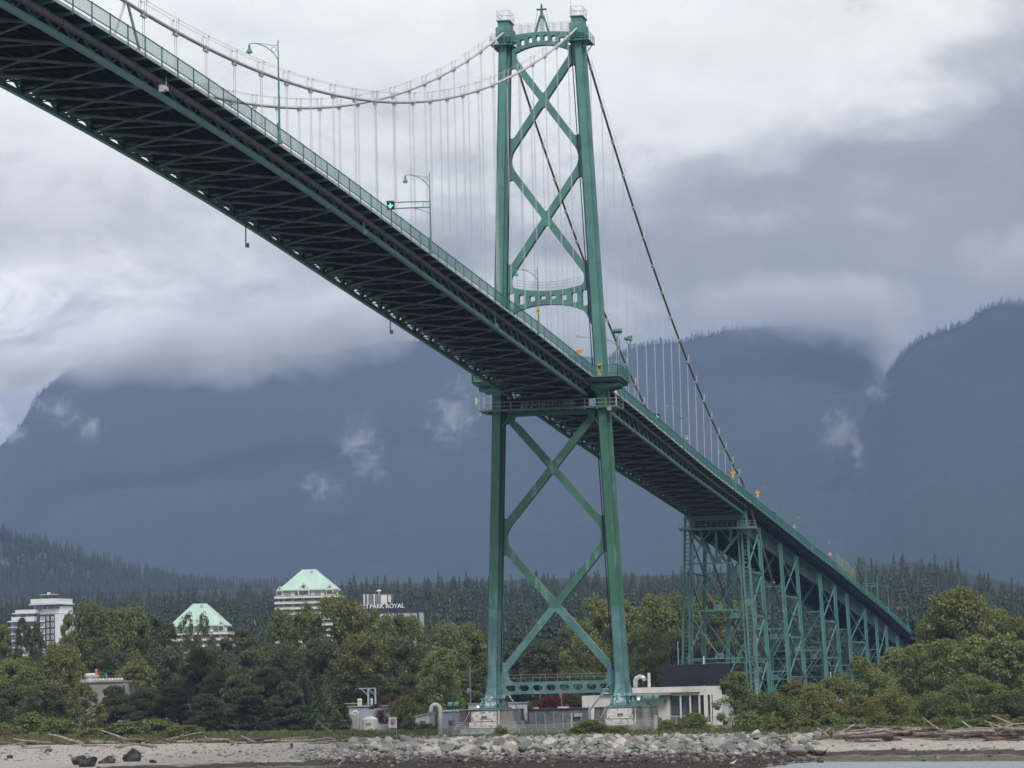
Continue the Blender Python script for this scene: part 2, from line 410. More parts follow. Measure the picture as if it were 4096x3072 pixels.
cl.tube([(0, -.36, 0), (0, .36, 0)], .245, 10); cl.bar((0, -.6, -.38), (0, .6, -.38), .30, .13); cl.box((0, -HB, -.2), (.36, .09, .4)); cl.box((0, HB, -.2), (.36, .09, .4))
for x in (-.28, .28): cl.bar((x, .15, 0), (x, .15, 1.25), .05); cl.bar((x, -.5, .1), (x, -.5, 1.0), .045)
cl.box((.28, .27, 1.1), (.12, .24, .2)); cl.box((-.28, .27, 1.1), (.12, .24, .2))
clm = cl.mesh('cable_clamp', M_CLAMP)
for s in (-1, 1):
    for k in list(range(-29, 0))+list(range(1, 19)):
        y = k*PAN; z = cz(0, y) if y < 0 else czs(y)
        if k < -23: continue
        c = inst('cable_clamp', clm, (s*HW, y, z), bridge, rot=(math.atan((cz(0, y+1)-cz(0, y-1))/2) if y < 0 else math.atan(-.4946+.0016355*y), 0, 0))
        h = MB()
        for dy in (-HB, HB):
            zz = z-.3-(dy*.46 if y < 0 else -dy*.35)*0
            h.tube([(s*HW, y+dy, zz), (s*HW, y+dy, zr(y)-2.0)], .034, 4, False)
        part(h, 'hanger', M_ROPE)
# centre ties at midspan
for s in (-1, 1):
    mb = MB()
    for d in (-1, 1): mb.tube([(s*HW, -236.5+d*.4, cz(0, -236.5)-.1), (s*HW, -236.5+d*4.9, zr(-236.5)-1.8)], .14, 8)
    part(mb, 'centre_tie', M_CABLE)
# backstays below the deck
GZ = 4.0
for s in (-1, 1):
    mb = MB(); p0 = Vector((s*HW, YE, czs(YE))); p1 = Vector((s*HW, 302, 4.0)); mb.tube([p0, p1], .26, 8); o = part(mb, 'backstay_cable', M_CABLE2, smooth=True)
    for t in (.42, .55, .66, .78, .9):
        q = p0.lerp(p1, t); m2 = MB(); m2.box(q, (.9, .5, .28)); part(m2, 'stay_clamp', M_CLAMP, o)
    sd = MB(); sd.box((s*HW, YE, zr(YE)-.3), (1.5, 1.8, 2.6)); sd.box((s*HW, YE-.4, zr(YE)+1.15), (1.1, 1.0, .7)); part(sd, 'cable_saddle', M_STEEL)

# ------------------------------------------------------------------ tower
lc = lambda z: 6.1+4.5*(116.76-z)/110.76
def legring(z, k=1.0, ky=1.0):
    hy = (1.75+.55*(116-z)/110)*ky; a, b, m = .55*k, .95*k, .8*ky; a += .12*(116-z)/110; b += .12*(116-z)/110
    return [(-a, -hy), (a, -hy), (a, -m), (b, -m), (b, m), (a, m), (a, hy), (-a, hy), (-a, m), (-b, m), (-b, -m), (-a, -m)]
for s in (-1, 1):
    mb = MB(); rings = []
    for z in (6.25, 6.9, 8, 9.5, 11.5, 14, 20, 30, 40, 50, 57, 64, 74, 84, 94, 104, 112, 115.2):
        f = max(0, (11.5-z)/5.3); k = 1+.85*f**1.8; ky = 1+.55*f**1.8
        rings.append([(s*lc(z)+x, y, z) for x, y in legring(z, k, ky)])
    mb.loft(rings); leg = part(mb, 'tower_leg', M_TOWER)
    bp = MB(); bp.box((s*lc(6)+0, 0, 6.12), (4.3, 7.4, .26))
    for dx in (-1.5, -.9, .9, 1.5):
        for y in (-3.1, 3.1): bp.bar((s*lc(6)+dx, y, 6.2), (s*lc(6)+dx*.8, y*.93, 7.7), .12, .5)
    bp.box((s*lc(6), 0, 7.72), (3.5, 6.2, .14)); part(bp, 'base_plate', M_TOWER, leg)
    sh = MB(); x0 = s*6.1
    sh.loft([[(x0+dx*w, dy*l, z) for dx, dy in ((-1, -1), (1, -1), (1, 1), (-1, 1))] for z, w, l in ((114.6, .95, 1.9), (115.3, 1.22, 2.3), (116.9, 1.22, 2.3), (117.2, .9, 1.9), (118.0, .9, 1.9))])
    sh.box((x0, 0, 118.1), (2.2, 4.3, .16)); part(sh, 'saddle_housing', M_TOWER, leg)
    rl = MB()
    for x in (-1.0, 0, 1.0):
        for y in (-2.05, -.7, .7, 2.05):
            if x == 0 and abs(y) < 1: continue
            rl.bar((x0+x, y, 118.1), (x0+x, y, 119.7), .06)
    for z in (118.9, 119.7):
        for a, b in (((-1, -2.05), (1, -2.05)), ((1, -2.05), (1, 2.05)), ((1, 2.05), (-1, 2.05)), ((-1, 2.05), (-1, -2.05))): rl.bar((x0+a[0], a[1], z), (x0+b[0], b[1], z), .05)
    part(rl, 'saddle_railing', M_GALV, leg)
    bl = MB(); bl.box((x0+s*.3, 0, 114.05), (3.6, 5.4, .12))
    hx, hy = 1.8, 2.7; cs = [(-hx, -hy), (hx, -hy), (hx, hy), (-hx, hy)]
    for i in range(4):
        a, b = cs[i], cs[(i+1) % 4]
        for z in (114.5, 114.9, 115.3): bl.bar((x0+s*.3+a[0], a[1], z), (x0+s*.3+b[0], b[1], z), .06)
        for t in (0, .33, .67): bl.bar((x0+s*.3+a[0]+(b[0]-a[0])*t, a[1]+(b[1]-a[1])*t, 113.9), (x0+s*.3+a[0]+(b[0]-a[0])*t, a[1]+(b[1]-a[1])*t, 115.3), .07)
    bl.bar((x0+s*1.9, -2, 114), (x0+s*1.0, -2, 112.9), .14); bl.bar((x0+s*1.9, 2, 114), (x0+s*1.0, 2, 112.9), .14)
    part(bl, 'leg_balcony', M_TOWER, leg)
    ld = MB()
    for z in range(12, 112, 6): ld.bar((s*(lc(z)-1.25), -1.0, z), (s*(lc(z+6)-1.25), -1.0, z+6), .14, .14)
    part(ld, 'ladder_duct', M_DARKSTEEL, leg)
an = MB(); an.tube([(6.1-.9, -1.9, 118.1), (6.1-.9, -1.9, 124.5)], .035, 4); part(an, 'antenna', M_GALV)

def inner(z): return lc(z)-.9
def xpanel(T, Mn, B, h, slope_pts):
    """openings between the legs of a two-panel X tower section"""
    nT, nM, nB = (lc(T), T), (lc(Mn), Mn), (lc(B), B)
    def line(p, q, off):     # line shifted to its left by off
        p, q = Vector(p), Vector(q); d = (q-p).normalized(); n = Vector((-d.y, d.x)); return p+n*off, d
    def meet(l1, l2):
        (p, d), (q, e) = l1, l2; den = d.x*e.y-d.y*e.x; t = ((q.x-p.x)*e.y-(q.y-p.y)*e.x)/den; return tuple(p+d*t)
    L = lambda x, z: (-x, z)
    d1a, d1b = (L(*nT), nM), (nT, L(*nM))       # upper X: falling right, falling left
    d2a, d2b = (L(*nM), nB), (nM, L(*nB))
    def edge(z0, z1, s): return line((s*inner(z0), z0), (s*inner(z1), z1), 0)
    out = {}
    up_ = lambda d, o: line(d[0], d[1], o)
    # left of travel for a line falling to the right (d1a) is up/right; for one falling left (d1b) left is down/right
    c1t = meet(up_(d1a, h), up_(d1b, -h)); c1b = meet(up_(d1a, -h), up_(d1b, h))
    c2t = meet(up_(d2a, h), up_(d2b, -h)); c2b = meet(up_(d2a, -h), up_(d2b, h))
    mr = meet(up_(d1a, -h), up_(d2b, -h)); ml = meet(up_(d1b, h), up_(d2a, h))
    out['diamond'] = ([c1b, mr, c2t, ml], [.3, 3.0, .3, 3.0])
    for key, da, db in (('t1', d1a, d1b), ('t2', d2a, d2b)):
        for s in (-1, 1):
            e = edge(B-5, T+5, s)
            if s < 0: a = meet(up_(da, -h), e); b = meet(up_(db, -h), e); c = meet(up_(da, -h), up_(db, -h))
            else: a = meet(up_(db, h), e); b = meet(up_(da, h), e); c = meet(up_(da, h), up_(db, h))
            out[key+str(s)] = ([a, c, b], [.55, .3, .55])
    out['c1t'], out['c2b'] = c1t, c2b
    out['d1a'], out['d1b'], out['d2a'], out['d2b'] = [up_(d, o) for d, o in ((d1a, h), (d1b, -h), (d2a, -h), (d2b, h))]
    out['meet'] = meet
    return out
U = xpanel(113.6, 95.1, 74.4, .56, None)
def ptx(l, z): p, d = l; return p.x+d.x*(z-p.y)/d.y
arch = lambda x: 113.95-1.1*(abs(x)/4.5)**2.2
op1 = [U['c1t']]+[(ptx(U['d1b'], 111.9), 111.9)]+[(x, arch(x)) for x in (4.5, 3.6, 2.7, 1.8, .9, 0, -.9, -1.8, -2.7, -3.6, -4.5)]+[(ptx(U['d1a'], 111.9), 111.9)]
sag = lambda x: 73.43+.85*(abs(x)/6.2)**2
op2 = [U['c2b']]+[(ptx(U['d2b'], 75.9), 75.9)]+[(x, sag(x)+.02) for x in (-6.0, -4.5, -3, -1.5, 0, 1.5, 3, 4.5, 6.0)]+[(ptx(U['d2a'], 75.9), 75.9)]
holes = [rounded(op1, [.3, 1.1]+[0]*11+[1.1]), rounded(op2, [.3, .9]+[.9]+[0]*7+[.9]+[.9])]
for k in ('diamond', 't1-1', 't11', 't2-1', 't21'): holes.append(rounded(*U[k]))
tz = {.65: 115.13, 1.95: 114.95, 3.25: 114.62, 4.53: 114.2}
for x, z in tz.items():
    for s in (-1, 1): holes.append(rrect(s*x, z-.05, .74, 1.0, .25))
for x, z, h in ((.85, 72.37, .62), (2.62, 72.28, .95), (4.36, 72.18, 1.6), (6.08, 72.05, 2.6)):
    for s in (-1, 1): holes.append(rrect(s*x, z, .95, h, .26))
topc = lambda x: 116.15-.35*(abs(x)/5)**2
lowa = [(x, 71.2-.95*(abs(x)/5.1)**2.6) for x in (-5.1, -4.2, -3.2, -2.1, -1, 0, 1, 2.1, 3.2, 4.2, 5.1)]
outer = [(-lc(64)+.3, 64), (-inner(64), 64), (-inner(67.3)+.06, 67.3), (-6.45, 69.0), (-5.9, 69.85)]+lowa+[(5.9, 69.85), (6.45, 69.0), (inner(67.3)-.06, 67.3), (inner(64), 64), (lc(64)-.3, 64), (lc(90)-.3, 90), (lc(115.6)-.3, 115.6)]+[(x, topc(x)) for x in (5, 4, 3, 2, 1, 0, -1, -2, -3, -4, -5)]+[(-lc(115.6)+.3, 115.6), (-lc(90)+.3, 90)]
def split_plate(outer, holes, y0, y1, cuts, names, m):
    mb = MB(); mb.prism(outer, holes, y0, y1)
    for i, nm in enumerate(names):
        me = mb.mesh(nm, m); b = bmesh.new(); b.from_mesh(me)
        for z, up_ in ([(cuts[i], True)] if i < len(cuts) else [])+([(cuts[i-1], False)] if i > 0 else []):
            bmesh.ops.bisect_plane(b, geom=b.verts[:]+b.edges[:]+b.faces[:], plane_co=(0, 0, z), plane_no=(0, 0, 1), clear_outer=up_, clear_inner=not up_)
        b.to_mesh(me); b.free(); o = bpy.data.objects.new(nm, me); C.objects.link(o); o.parent = bridge
split_plate(outer, holes, -.62, .62, [74.9, 112.0], ['portal_beam', 'cross_brace', 'portal_beam'], M_TOWER)
Lw = xpanel(54.8, 33.5, 10.3, .58, None)
opA = [Lw['c1t'], (ptx(Lw['d1b'], 51.6), 51.6), (inner(53)-.9, 53.2), (-inner(53)+.9, 53.2), (ptx(Lw['d1a'], 51.6), 51.6)]
opB = [Lw['c2b'], (ptx(Lw['d2b'], 12.0), 12.0), (-8.1, 10.25), (8.1, 10.25), (ptx(Lw['d2a'], 12.0), 12.0)]
holes = [rounded(opA, [.3, .6, .8, .8, .6]), rounded(opB, [.3, .5, 1.2, 1.2, .5])]
for k in ('diamond', 't1-1', 't11', 't2-1', 't21'): holes.append(rounded(*Lw[k]))
for i in range(8): holes.append(rrect((i-3.5)*2.2, 9.25, 1.6, .95, .46))
outer = [(-lc(6.3)+.3, 6.4), (-lc(6.3)+1.7, 6.4), (-lc(7)+1.5, 7.2), (-8.4, 8.15), (-7.6, 8.3), (7.6, 8.3), (8.4, 8.15), (lc(7)-1.5, 7.2), (lc(6.3)-1.7, 6.4), (lc(6.3)-.3, 6.4), (lc(54.6)-.3, 54.0), (-lc(54.6)+.3, 54.0)]
split_plate(outer, holes, -.66, .66, [10.9], ['base_beam', 'cross_brace'], M_TOWER)
hr = MB()
for z, zz in ((11.4, 0), (10.9, 0)): hr.bar((-8.2, -.5, z), (8.2, -.5, z), .035)
for i in range(9): hr.bar((-8+i*2, -.5, 10.2), (-8+i*2, -.5, 11.4), .04)
part(hr, 'beam_handrail', M_GALV)
hr = MB()
for dz in (.5, .95, 1.4):
    hr.tube([(x, -.55, sag(x)+dz) for x in (-6.4, -4.8, -3.2, -1.6, 0, 1.6, 3.2, 4.8, 6.4)], .045, 4)
for x in (-5, -4.6, -2.5, -2.2, 0, .3, 2.5, 2.8, 5, 5.3): hr.bar((x, -.55, sag(x)), (x, -.55, sag(x)+1.4), .045)
part(hr, 'beam_handrail', M_GALV)
hr = MB()
for dz in (.5, .95, 1.4, 1.85):
    for y in (-.6, .6): hr.bar((-5, y, 115.75+dz), (5, y, 115.75+dz), .04)
for x in (-3.6, -3.4, -2.3, -2.1, 1.9, 2.1, 3.2, 3.4, 4.4):
    for y in (-.6, .6): hr.bar((x, y, 115.7), (x, y, 117.6), .045)
part(hr, 'beam_handrail', M_GALV)
# mast on the top beam
mt = MB()
for sx in (-1, 1):
    for sy in (-1, 1): mt.bar((sx*1.15, sy*.5, 116.0), (sx*.3, sy*.15, 118.9), .2)
for x in (-.35, -.12, .12, .35): mt.bar((x, 0, 116.1), (x*.7, 0, 118.7), .09)
mt.lathe((0, 0, 118.6), [(.42, 0), (.42, .25), (.28, .3), (.24, 1.2), (.3, 1.3)], 10)
mo = part(mt, 'mast', M_TOWER)
bc = MB(); bc.box((0, 0, 119.95), (1.65, .35, .22)); bc.lathe((0, 0, 120.0), [(.15, 0), (.19, .3), (.16, .6), (.05, .9), (.01, 1.0)], 10)
for x in (-.7, .7): bc.tube([(x, 0, 119.9), (x*1.1, 0, 119.2), (x*1.9, 0, 116.6)], .03, 4)
part(bc, 'beacon', M_PIPE, mo)
# deck-level platforms round the legs, brackets, catwalk below
for s in (-1, 1):
    pf = MB(); cs = [(6.3, -5.0), (11.9, -5.0), (12.3, -3.5), (12.3, 3.5), (11.6, 5.0), (6.3, 5.0)]
    zt = zr(0)-1.62
    pf.loft([[(s*x, y, z+(zr(y)-zr(0))) for x, y in cs] for z in (zt-.22, zt)])
    for y in (-4, -2, 0, 2, 4): pf.box((s*9.2, y, zt-.45+(zr(y)-zr(0))), (5.6, .18, .45))
    po = part(pf, 'tower_walkway', M_EDGE if False else M_STEEL)
    rl = MB(); loop = [(XR, -5.0), (11.9, -5.0), (12.3, -3.5), (12.3, 3.5), (11.6, 5.0), (XR, 5.0)]
    for (xa, ya), (xb, yb) in zip(loop, loop[1:]):
        for dz, h in ((0, .09), (-1.28, .08)): rl.bar((s*xa, ya, zr(ya)+dz), (s*xb, yb, zr(yb)+dz), .08, h)
        L_ = hypot(xb-xa, yb-ya); n = max(1, int(L_/.14))
        for i in range(n+1):
            t = i/n; y = ya+(yb-ya)*t; w = .09 if i % 14 == 0 else .032
            rl.bar((s*(xa+(xb-xa)*t), y, zr(y)-(1.9 if i % 14 == 0 else 1.28)), (s*(xa+(xb-xa)*t), y, zr(y)), w)
    part(rl, 'walkway_railing', M_RAIL, po)
    bt = MB()
    for y in (-2.35, 2.35): bt.prism([(s*6.9, 57.6), (s*11.4, 57.6), (s*11.4, 57.25), (s*10.4, 57.05), (s*9.4, 56.7), (s*8.7, 56.3), (s*8.0, 56.3), (s*6.9, 57.0)], [], y-.2, y+.2)
    bt.box((s*9.2, 0, 57.68), (4.6, 5.0, .16)); part(bt, 'walkway_bracket', M_TOWER)
ck = MB(); ck.box((0, 0, 54.0), (22.6, 6.2, .22)); ck.box((0, -3.1, 54.12), (22.7, .12, .16))
for x in range(-10, 11, 2): ck.box((x, 0, 53.78), (.2, 6.1, .24))
co = part(ck, 'catwalk', M_STEEL)
rl = MB()
for z in (54.7, 55.35):
    for a, b in (((-11.3, -3.1), (11.3, -3.1)), ((11.3, -3.1), (11.3, 3.1)), ((11.3, 3.1), (-11.3, 3.1)), ((-11.3, 3.1), (-11.3, -3.1))): rl.bar((*a, z), (*b, z), .05)
for i in range(14): rl.bar((-11.3+i*22.6/13, -3.1, 54), (-11.3+i*22.6/13, -3.1, 55.4), .06); rl.bar((-11.3+i*22.6/13, 3.1, 54), (-11.3+i*22.6/13, 3.1, 55.4), .06)
part(rl, 'catwalk_railing', M_GALV, co)
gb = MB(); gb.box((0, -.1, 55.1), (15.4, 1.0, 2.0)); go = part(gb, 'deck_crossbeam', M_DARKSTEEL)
# painted band of large worn letters on the crossbeam
gp = MB(); gp.box((-.6, -.625, 54.95), (8.6, .04, 1.0)); part(gp, 'painted_band', mat('graffiti_cream', (.30, .29, .24), .8, (.12, .14, .12), 2.2), go)
def text_mesh(body, size, name, m, depth=.02, parent=None, loc=(0, 0, 0), rot=(pi/2, 0, 0), align='CENTER', bold=0):
    cu = bpy.data.curves.new(name, 'FONT'); cu.body = body; cu.size = size; cu.extrude = depth; cu.align_x = align; cu.align_y = 'CENTER'; cu.offset = bold
    ob = bpy.data.objects.new(name, cu); C.objects.link(ob); dg = bpy.context.evaluated_depsgraph_get()
    me = bpy.data.meshes.new_from_object(ob.evaluated_get(dg)); bpy.data.objects.remove(ob); me.materials.clear(); me.materials.append(m)
    o = bpy.data.objects.new(name, me); C.objects.link(o); o.location = loc; o.rotation_euler = rot
    if parent: o.parent = parent
    return o
text_mesh('ASTHMK', 1.65, 'painted_letters', mat('letter_dark', (.03, .05, .045), .8), .015, go, (-.6, -.66, 54.95), bold=.05)
gd = MB(); gd.box((7.35, -3.2, 54.75), (1.15, .06, 1.25)); part(gd, 'painted_panel', mat('panel_violet', (.30, .31, .42), .7, (.10, .11, .2), 4, lo=.45, hi=.55), co)
# horns, antennas at the catwalk ends
hn = MB(); hn.tube([(10.2, -3.2, 53.75), (10.2, -3.6, 53.7), (10.2, -4.0, 53.6)], [.12, .2, .42], 10); hn.tube([(-11.0, -3.2, 53.6), (-11.0, -3.6, 53.55), (-11.0, -4.0, 53.5)], [.12, .18, .36], 10); part(hn, 'fog_horn', M_GALV, co)
ea = MB(); ea.tube([(-11.3, -3, 54), (-11.3, -3, 57.0)], .06, 5); ea.ball((-11.3, -3, 57.1), .2); ea.bar((-11.3, -3, 55.7), (-11.8, -3, 55.7), .08); ea.box((-11.75, -3, 55.7), (.3, .3, 1.1)); part(ea, 'antenna', M_WHITE, co)
for x, h, r0 in ((-9.4, 56.8, .08), (-10.5, 56.3, .06)): ea = MB(); ea.tube([(x, -3, 54), (x, -3, h)], r0, 5); part(ea, 'antenna', M_WHITE, co)
ea = MB(); ea.bar((11.2, -3.2, 54), (11.2, -3.2, 56.2), .08); ea.ball((11.2, -3.2, 56.2), (.2, .2, .3)); part(ea, 'marker_lamp', M_WHITE, co)
# drain pipes from the lower legs
for s in (-1, 1):
    dp = MB(); dp.tube([(s*8.95, -1.6, 9.9), (s*8.2, -2.2, 9.0), (s*5.7, -3.4, 5.5), (s*5.7, -3.4, 2.4)], .13, 6); part(dp, 'drain_pipe', M_TOWER)
    dp = MB(); dp.tube([(s*6.5, -1.2, 53.7), (s*8.3, -1.6, 50.8), (s*8.75, -1.6, 45)], .12, 6); part(dp, 'drain_pipe', M_STEEL)
# camera arm on the east leg
ca = MB(); ca.bar((6.9, -2, 65.4), (5.2, -2, 65.5), .16); ca.box((5.0, -2, 65.65), (.3, .4, .3)); part(ca, 'camera_arm', M_GALV)
cs_ = MB(); a = Vector((9.2, -.2, 0)); cs_.tube([(8.3, 1.9, 61.5), (9.4, 1.9, 62.2), (10.2, 1.9, 62.2)], .06, 5); cs_.lathe((10.3, 1.9, 61.3), [(.42, 0), (.36, .15), (.16, .5), (.1, .9), (.03, 1)], 10); part(cs_, 'wall_lamp', M_LAMP)
# granite-faced piers
def pier(s):
    cx = s*11.0; mb = MB()
    def octr(hx, hy, c, z): return [(cx-hx, -hy+c, z), (cx-hx+c, -hy, z), (cx+hx-c, -hy, z), (cx+hx, -hy+c, z), (cx+hx, hy-c, z), (cx+hx-c, hy, z), (cx-hx+c, hy, z), (cx-hx, hy-c, z)]
    mb.loft([octr(5.3, 7, 1.6, .5), octr(5.3, 7, 1.6, 2.9), octr(5.1, 6.8, 1.6, 3.0), octr(4.9, 6.6, 1.6, 4.0), octr(4.5, 6.2, 1.8, 4.1), octr(4.4, 6.1, 1.8, 5.85), octr(4.5, 6.2, 1.8, 5.88), octr(4.5, 6.2, 1.8, 6.0)])
    po = part(mb, 'tower_pier', M_CONCOLD)
    pn = MB(); pn.prism([(cx-2.3, 3.1), (cx+2.2, 3.1), (cx+2.2, 4.0), (cx-2.3, 4.0)], [], -6.86, -6.78); pn.prism([(cx-2.1, 4.15), (cx+2.1, 4.15), (cx+2.0, 5.7), (cx-2.0, 5.7)], [[(cx-.45, 4.4), (cx+.55, 4.4), (cx+.55, 4.95), (cx-.45, 4.95)]], -6.3, -6.14)
    part(pn, 'painted_panel', mat('pier_white', (.60, .58, .56), .8, (.26, .22, .21), 1.9, 6, lo=.5, hi=.62), po)
    ln = MB()
    for a, b in (((cx-4.6, 3.1), (cx-4.4, 3.6)), ((cx-4.4, 3.6), (cx-3.1, 3.75)), ((cx-3.1, 4.2), (cx-2.3, 5.8)), ((cx+2.5, 3.1), (cx+2.5, 5.8))): ln.bar((a[0], -6.84 if a[1] < 4 else -6.2, a[1]), (b[0], -6.84 if b[1] < 4 else -6.2, b[1]), .1, .06)
    part(ln, 'painted_line', M_WHITE, po)
    if s < 0: g = MB(); g.box((cx-.6, -7.02, 2.3), (6.2, .05, 1.2)); part(g, 'painted_patch', mat('pier_mint', (.25, .40, .35), .85, (.24, .235, .225), 1.3, 7, lo=.46, hi=.54), po)
    else: g = MB(); g.prism([(cx+2.4, 4.2), (cx+2.6, 4.2), (cx+2.6, 5.8), (cx+2.4, 5.8)], [], -6.24, -6.16); part(g, 'painted_line', M_WHITE, po)
for s in (-1, 1): pier(s)
# hanging inspection poles and boxes below the deck edge
for x, y, L_ in ((-6.3, -155.0, 2.8), (-6.3, -84.0, 2.2), (6.9, -76.5, 2.2), (6.9, -151.0, 2.2)):
    q = MB(); z0 = zr(y)-2.4 if x > 0 else zb(y)+.4; q.tube([(x, y, z0), (x, y, z0-L_)], .09, 6); q.box((x+.2, y, z0-L_+.25), (.35, .3, .5)); part(q, 'navigation_light', M_STEEL)
q = MB(); y = -229.0; z0 = zr(y)-3.35; q.box((7.3, y, z0), (.35, 1.4, .35)); q.box((7.3, y-1.0, z0-.2), (.4, .4, .6)); q.bar((7.3, y+.5, z0+.2), (7.3, y+.5, z0+1.2), .08); part(q, 'camera_box', M_CLAMP)
M_BLDN = mat('notice_white', (.50, .50, .50), .6)
# ------------------------------------------------------------------ approach viaduct on steel trestles
via = empty('approach_viaduct', (0, YE, 0), 0, 'green steel girder viaduct on tall cross-braced trestles sloping down behind the trees', 'viaduct')
via.location = (0, 0, 0)
def vpart(mb, name, m, parent=None): return mb.build(name, m, parent or via)
YV = 690.0
ysv = [YE]+[y for y in yrange(YE+1, YV, HP)]
vpart(strip([(-5.6, -1.62), (-5.6, -1.95), (5.6, -1.95), (5.6, -1.62)], ysv, zr), 'road_deck', M_DECK)
for s in (-1, 1):
    vpart(strip([(s*5.6, -1.62), (s*5.6, -1.8), (s*7.75, -1.8), (s*7.75, -1.62)], ysv, zr), 'sidewalk', M_DECK)
    vpart(strip([(s*7.75, -1.5), (s*7.75, -1.85), (s*7.83, -1.85), (s*7.83, -1.5)], ysv, zr), 'edge_trim', M_STEEL)
    vpart(strip([(s*5.4, -2.6), (s*5.4, -2.75), (s*5.75, -2.75), (s*5.75, -2.6)], ysv, zr), 'service_pipe', M_DARKSTEEL)
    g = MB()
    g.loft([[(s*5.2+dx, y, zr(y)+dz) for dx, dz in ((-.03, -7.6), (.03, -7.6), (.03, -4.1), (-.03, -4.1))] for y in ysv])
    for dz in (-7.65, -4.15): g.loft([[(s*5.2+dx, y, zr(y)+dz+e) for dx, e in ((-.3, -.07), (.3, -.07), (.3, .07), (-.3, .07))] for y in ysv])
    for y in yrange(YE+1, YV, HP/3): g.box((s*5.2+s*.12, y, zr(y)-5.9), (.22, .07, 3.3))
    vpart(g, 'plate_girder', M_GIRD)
    vpart(strip([(s*4.6, -4.05), (s*4.9, -4.05), (s*4.9, -1.96), (s*4.6, -1.96)], ysv, zr), 'stringer', M_DARKSTEEL)
    railing(s*XR, ysv, via, .19, w=.022)
pv = [y for y in yrange(YE+3, YV, HP)]
wb = MB(); wp = MB()
for i, y in enumerate(pv):
    inst('sidewalk_bracket', brm, (0, y, zr(y)), via); inst('railing_post', psm, (XR, y, zr(y)), via)
    wb.add([(x, yy+y, z+zr(y)) for x, yy, z in bk[-1].v], bk[-1].f); wp.add([(x-XR, yy+y, z+zr(y)) for x, yy, z in pz.v], pz.f)
tag(vpart(wb, 'sidewalk_bracket', M_STEEL), kind='stuff'); tag(vpart(wp, 'railing_post', M_RAIL), kind='stuff')
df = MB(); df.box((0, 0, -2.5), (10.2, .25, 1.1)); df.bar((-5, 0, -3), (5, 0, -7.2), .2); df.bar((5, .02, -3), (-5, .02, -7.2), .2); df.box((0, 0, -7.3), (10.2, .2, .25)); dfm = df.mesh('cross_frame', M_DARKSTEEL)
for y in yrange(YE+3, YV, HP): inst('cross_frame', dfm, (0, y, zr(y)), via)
GB = 3.0
def leg_x(z, zt, Y): return 6.05+(zt-z)*.040
BENTS = [187.3, 213, 252, 284, 335, 371, 403, 454, 489, 522, 562, 600, 640]
prev = None
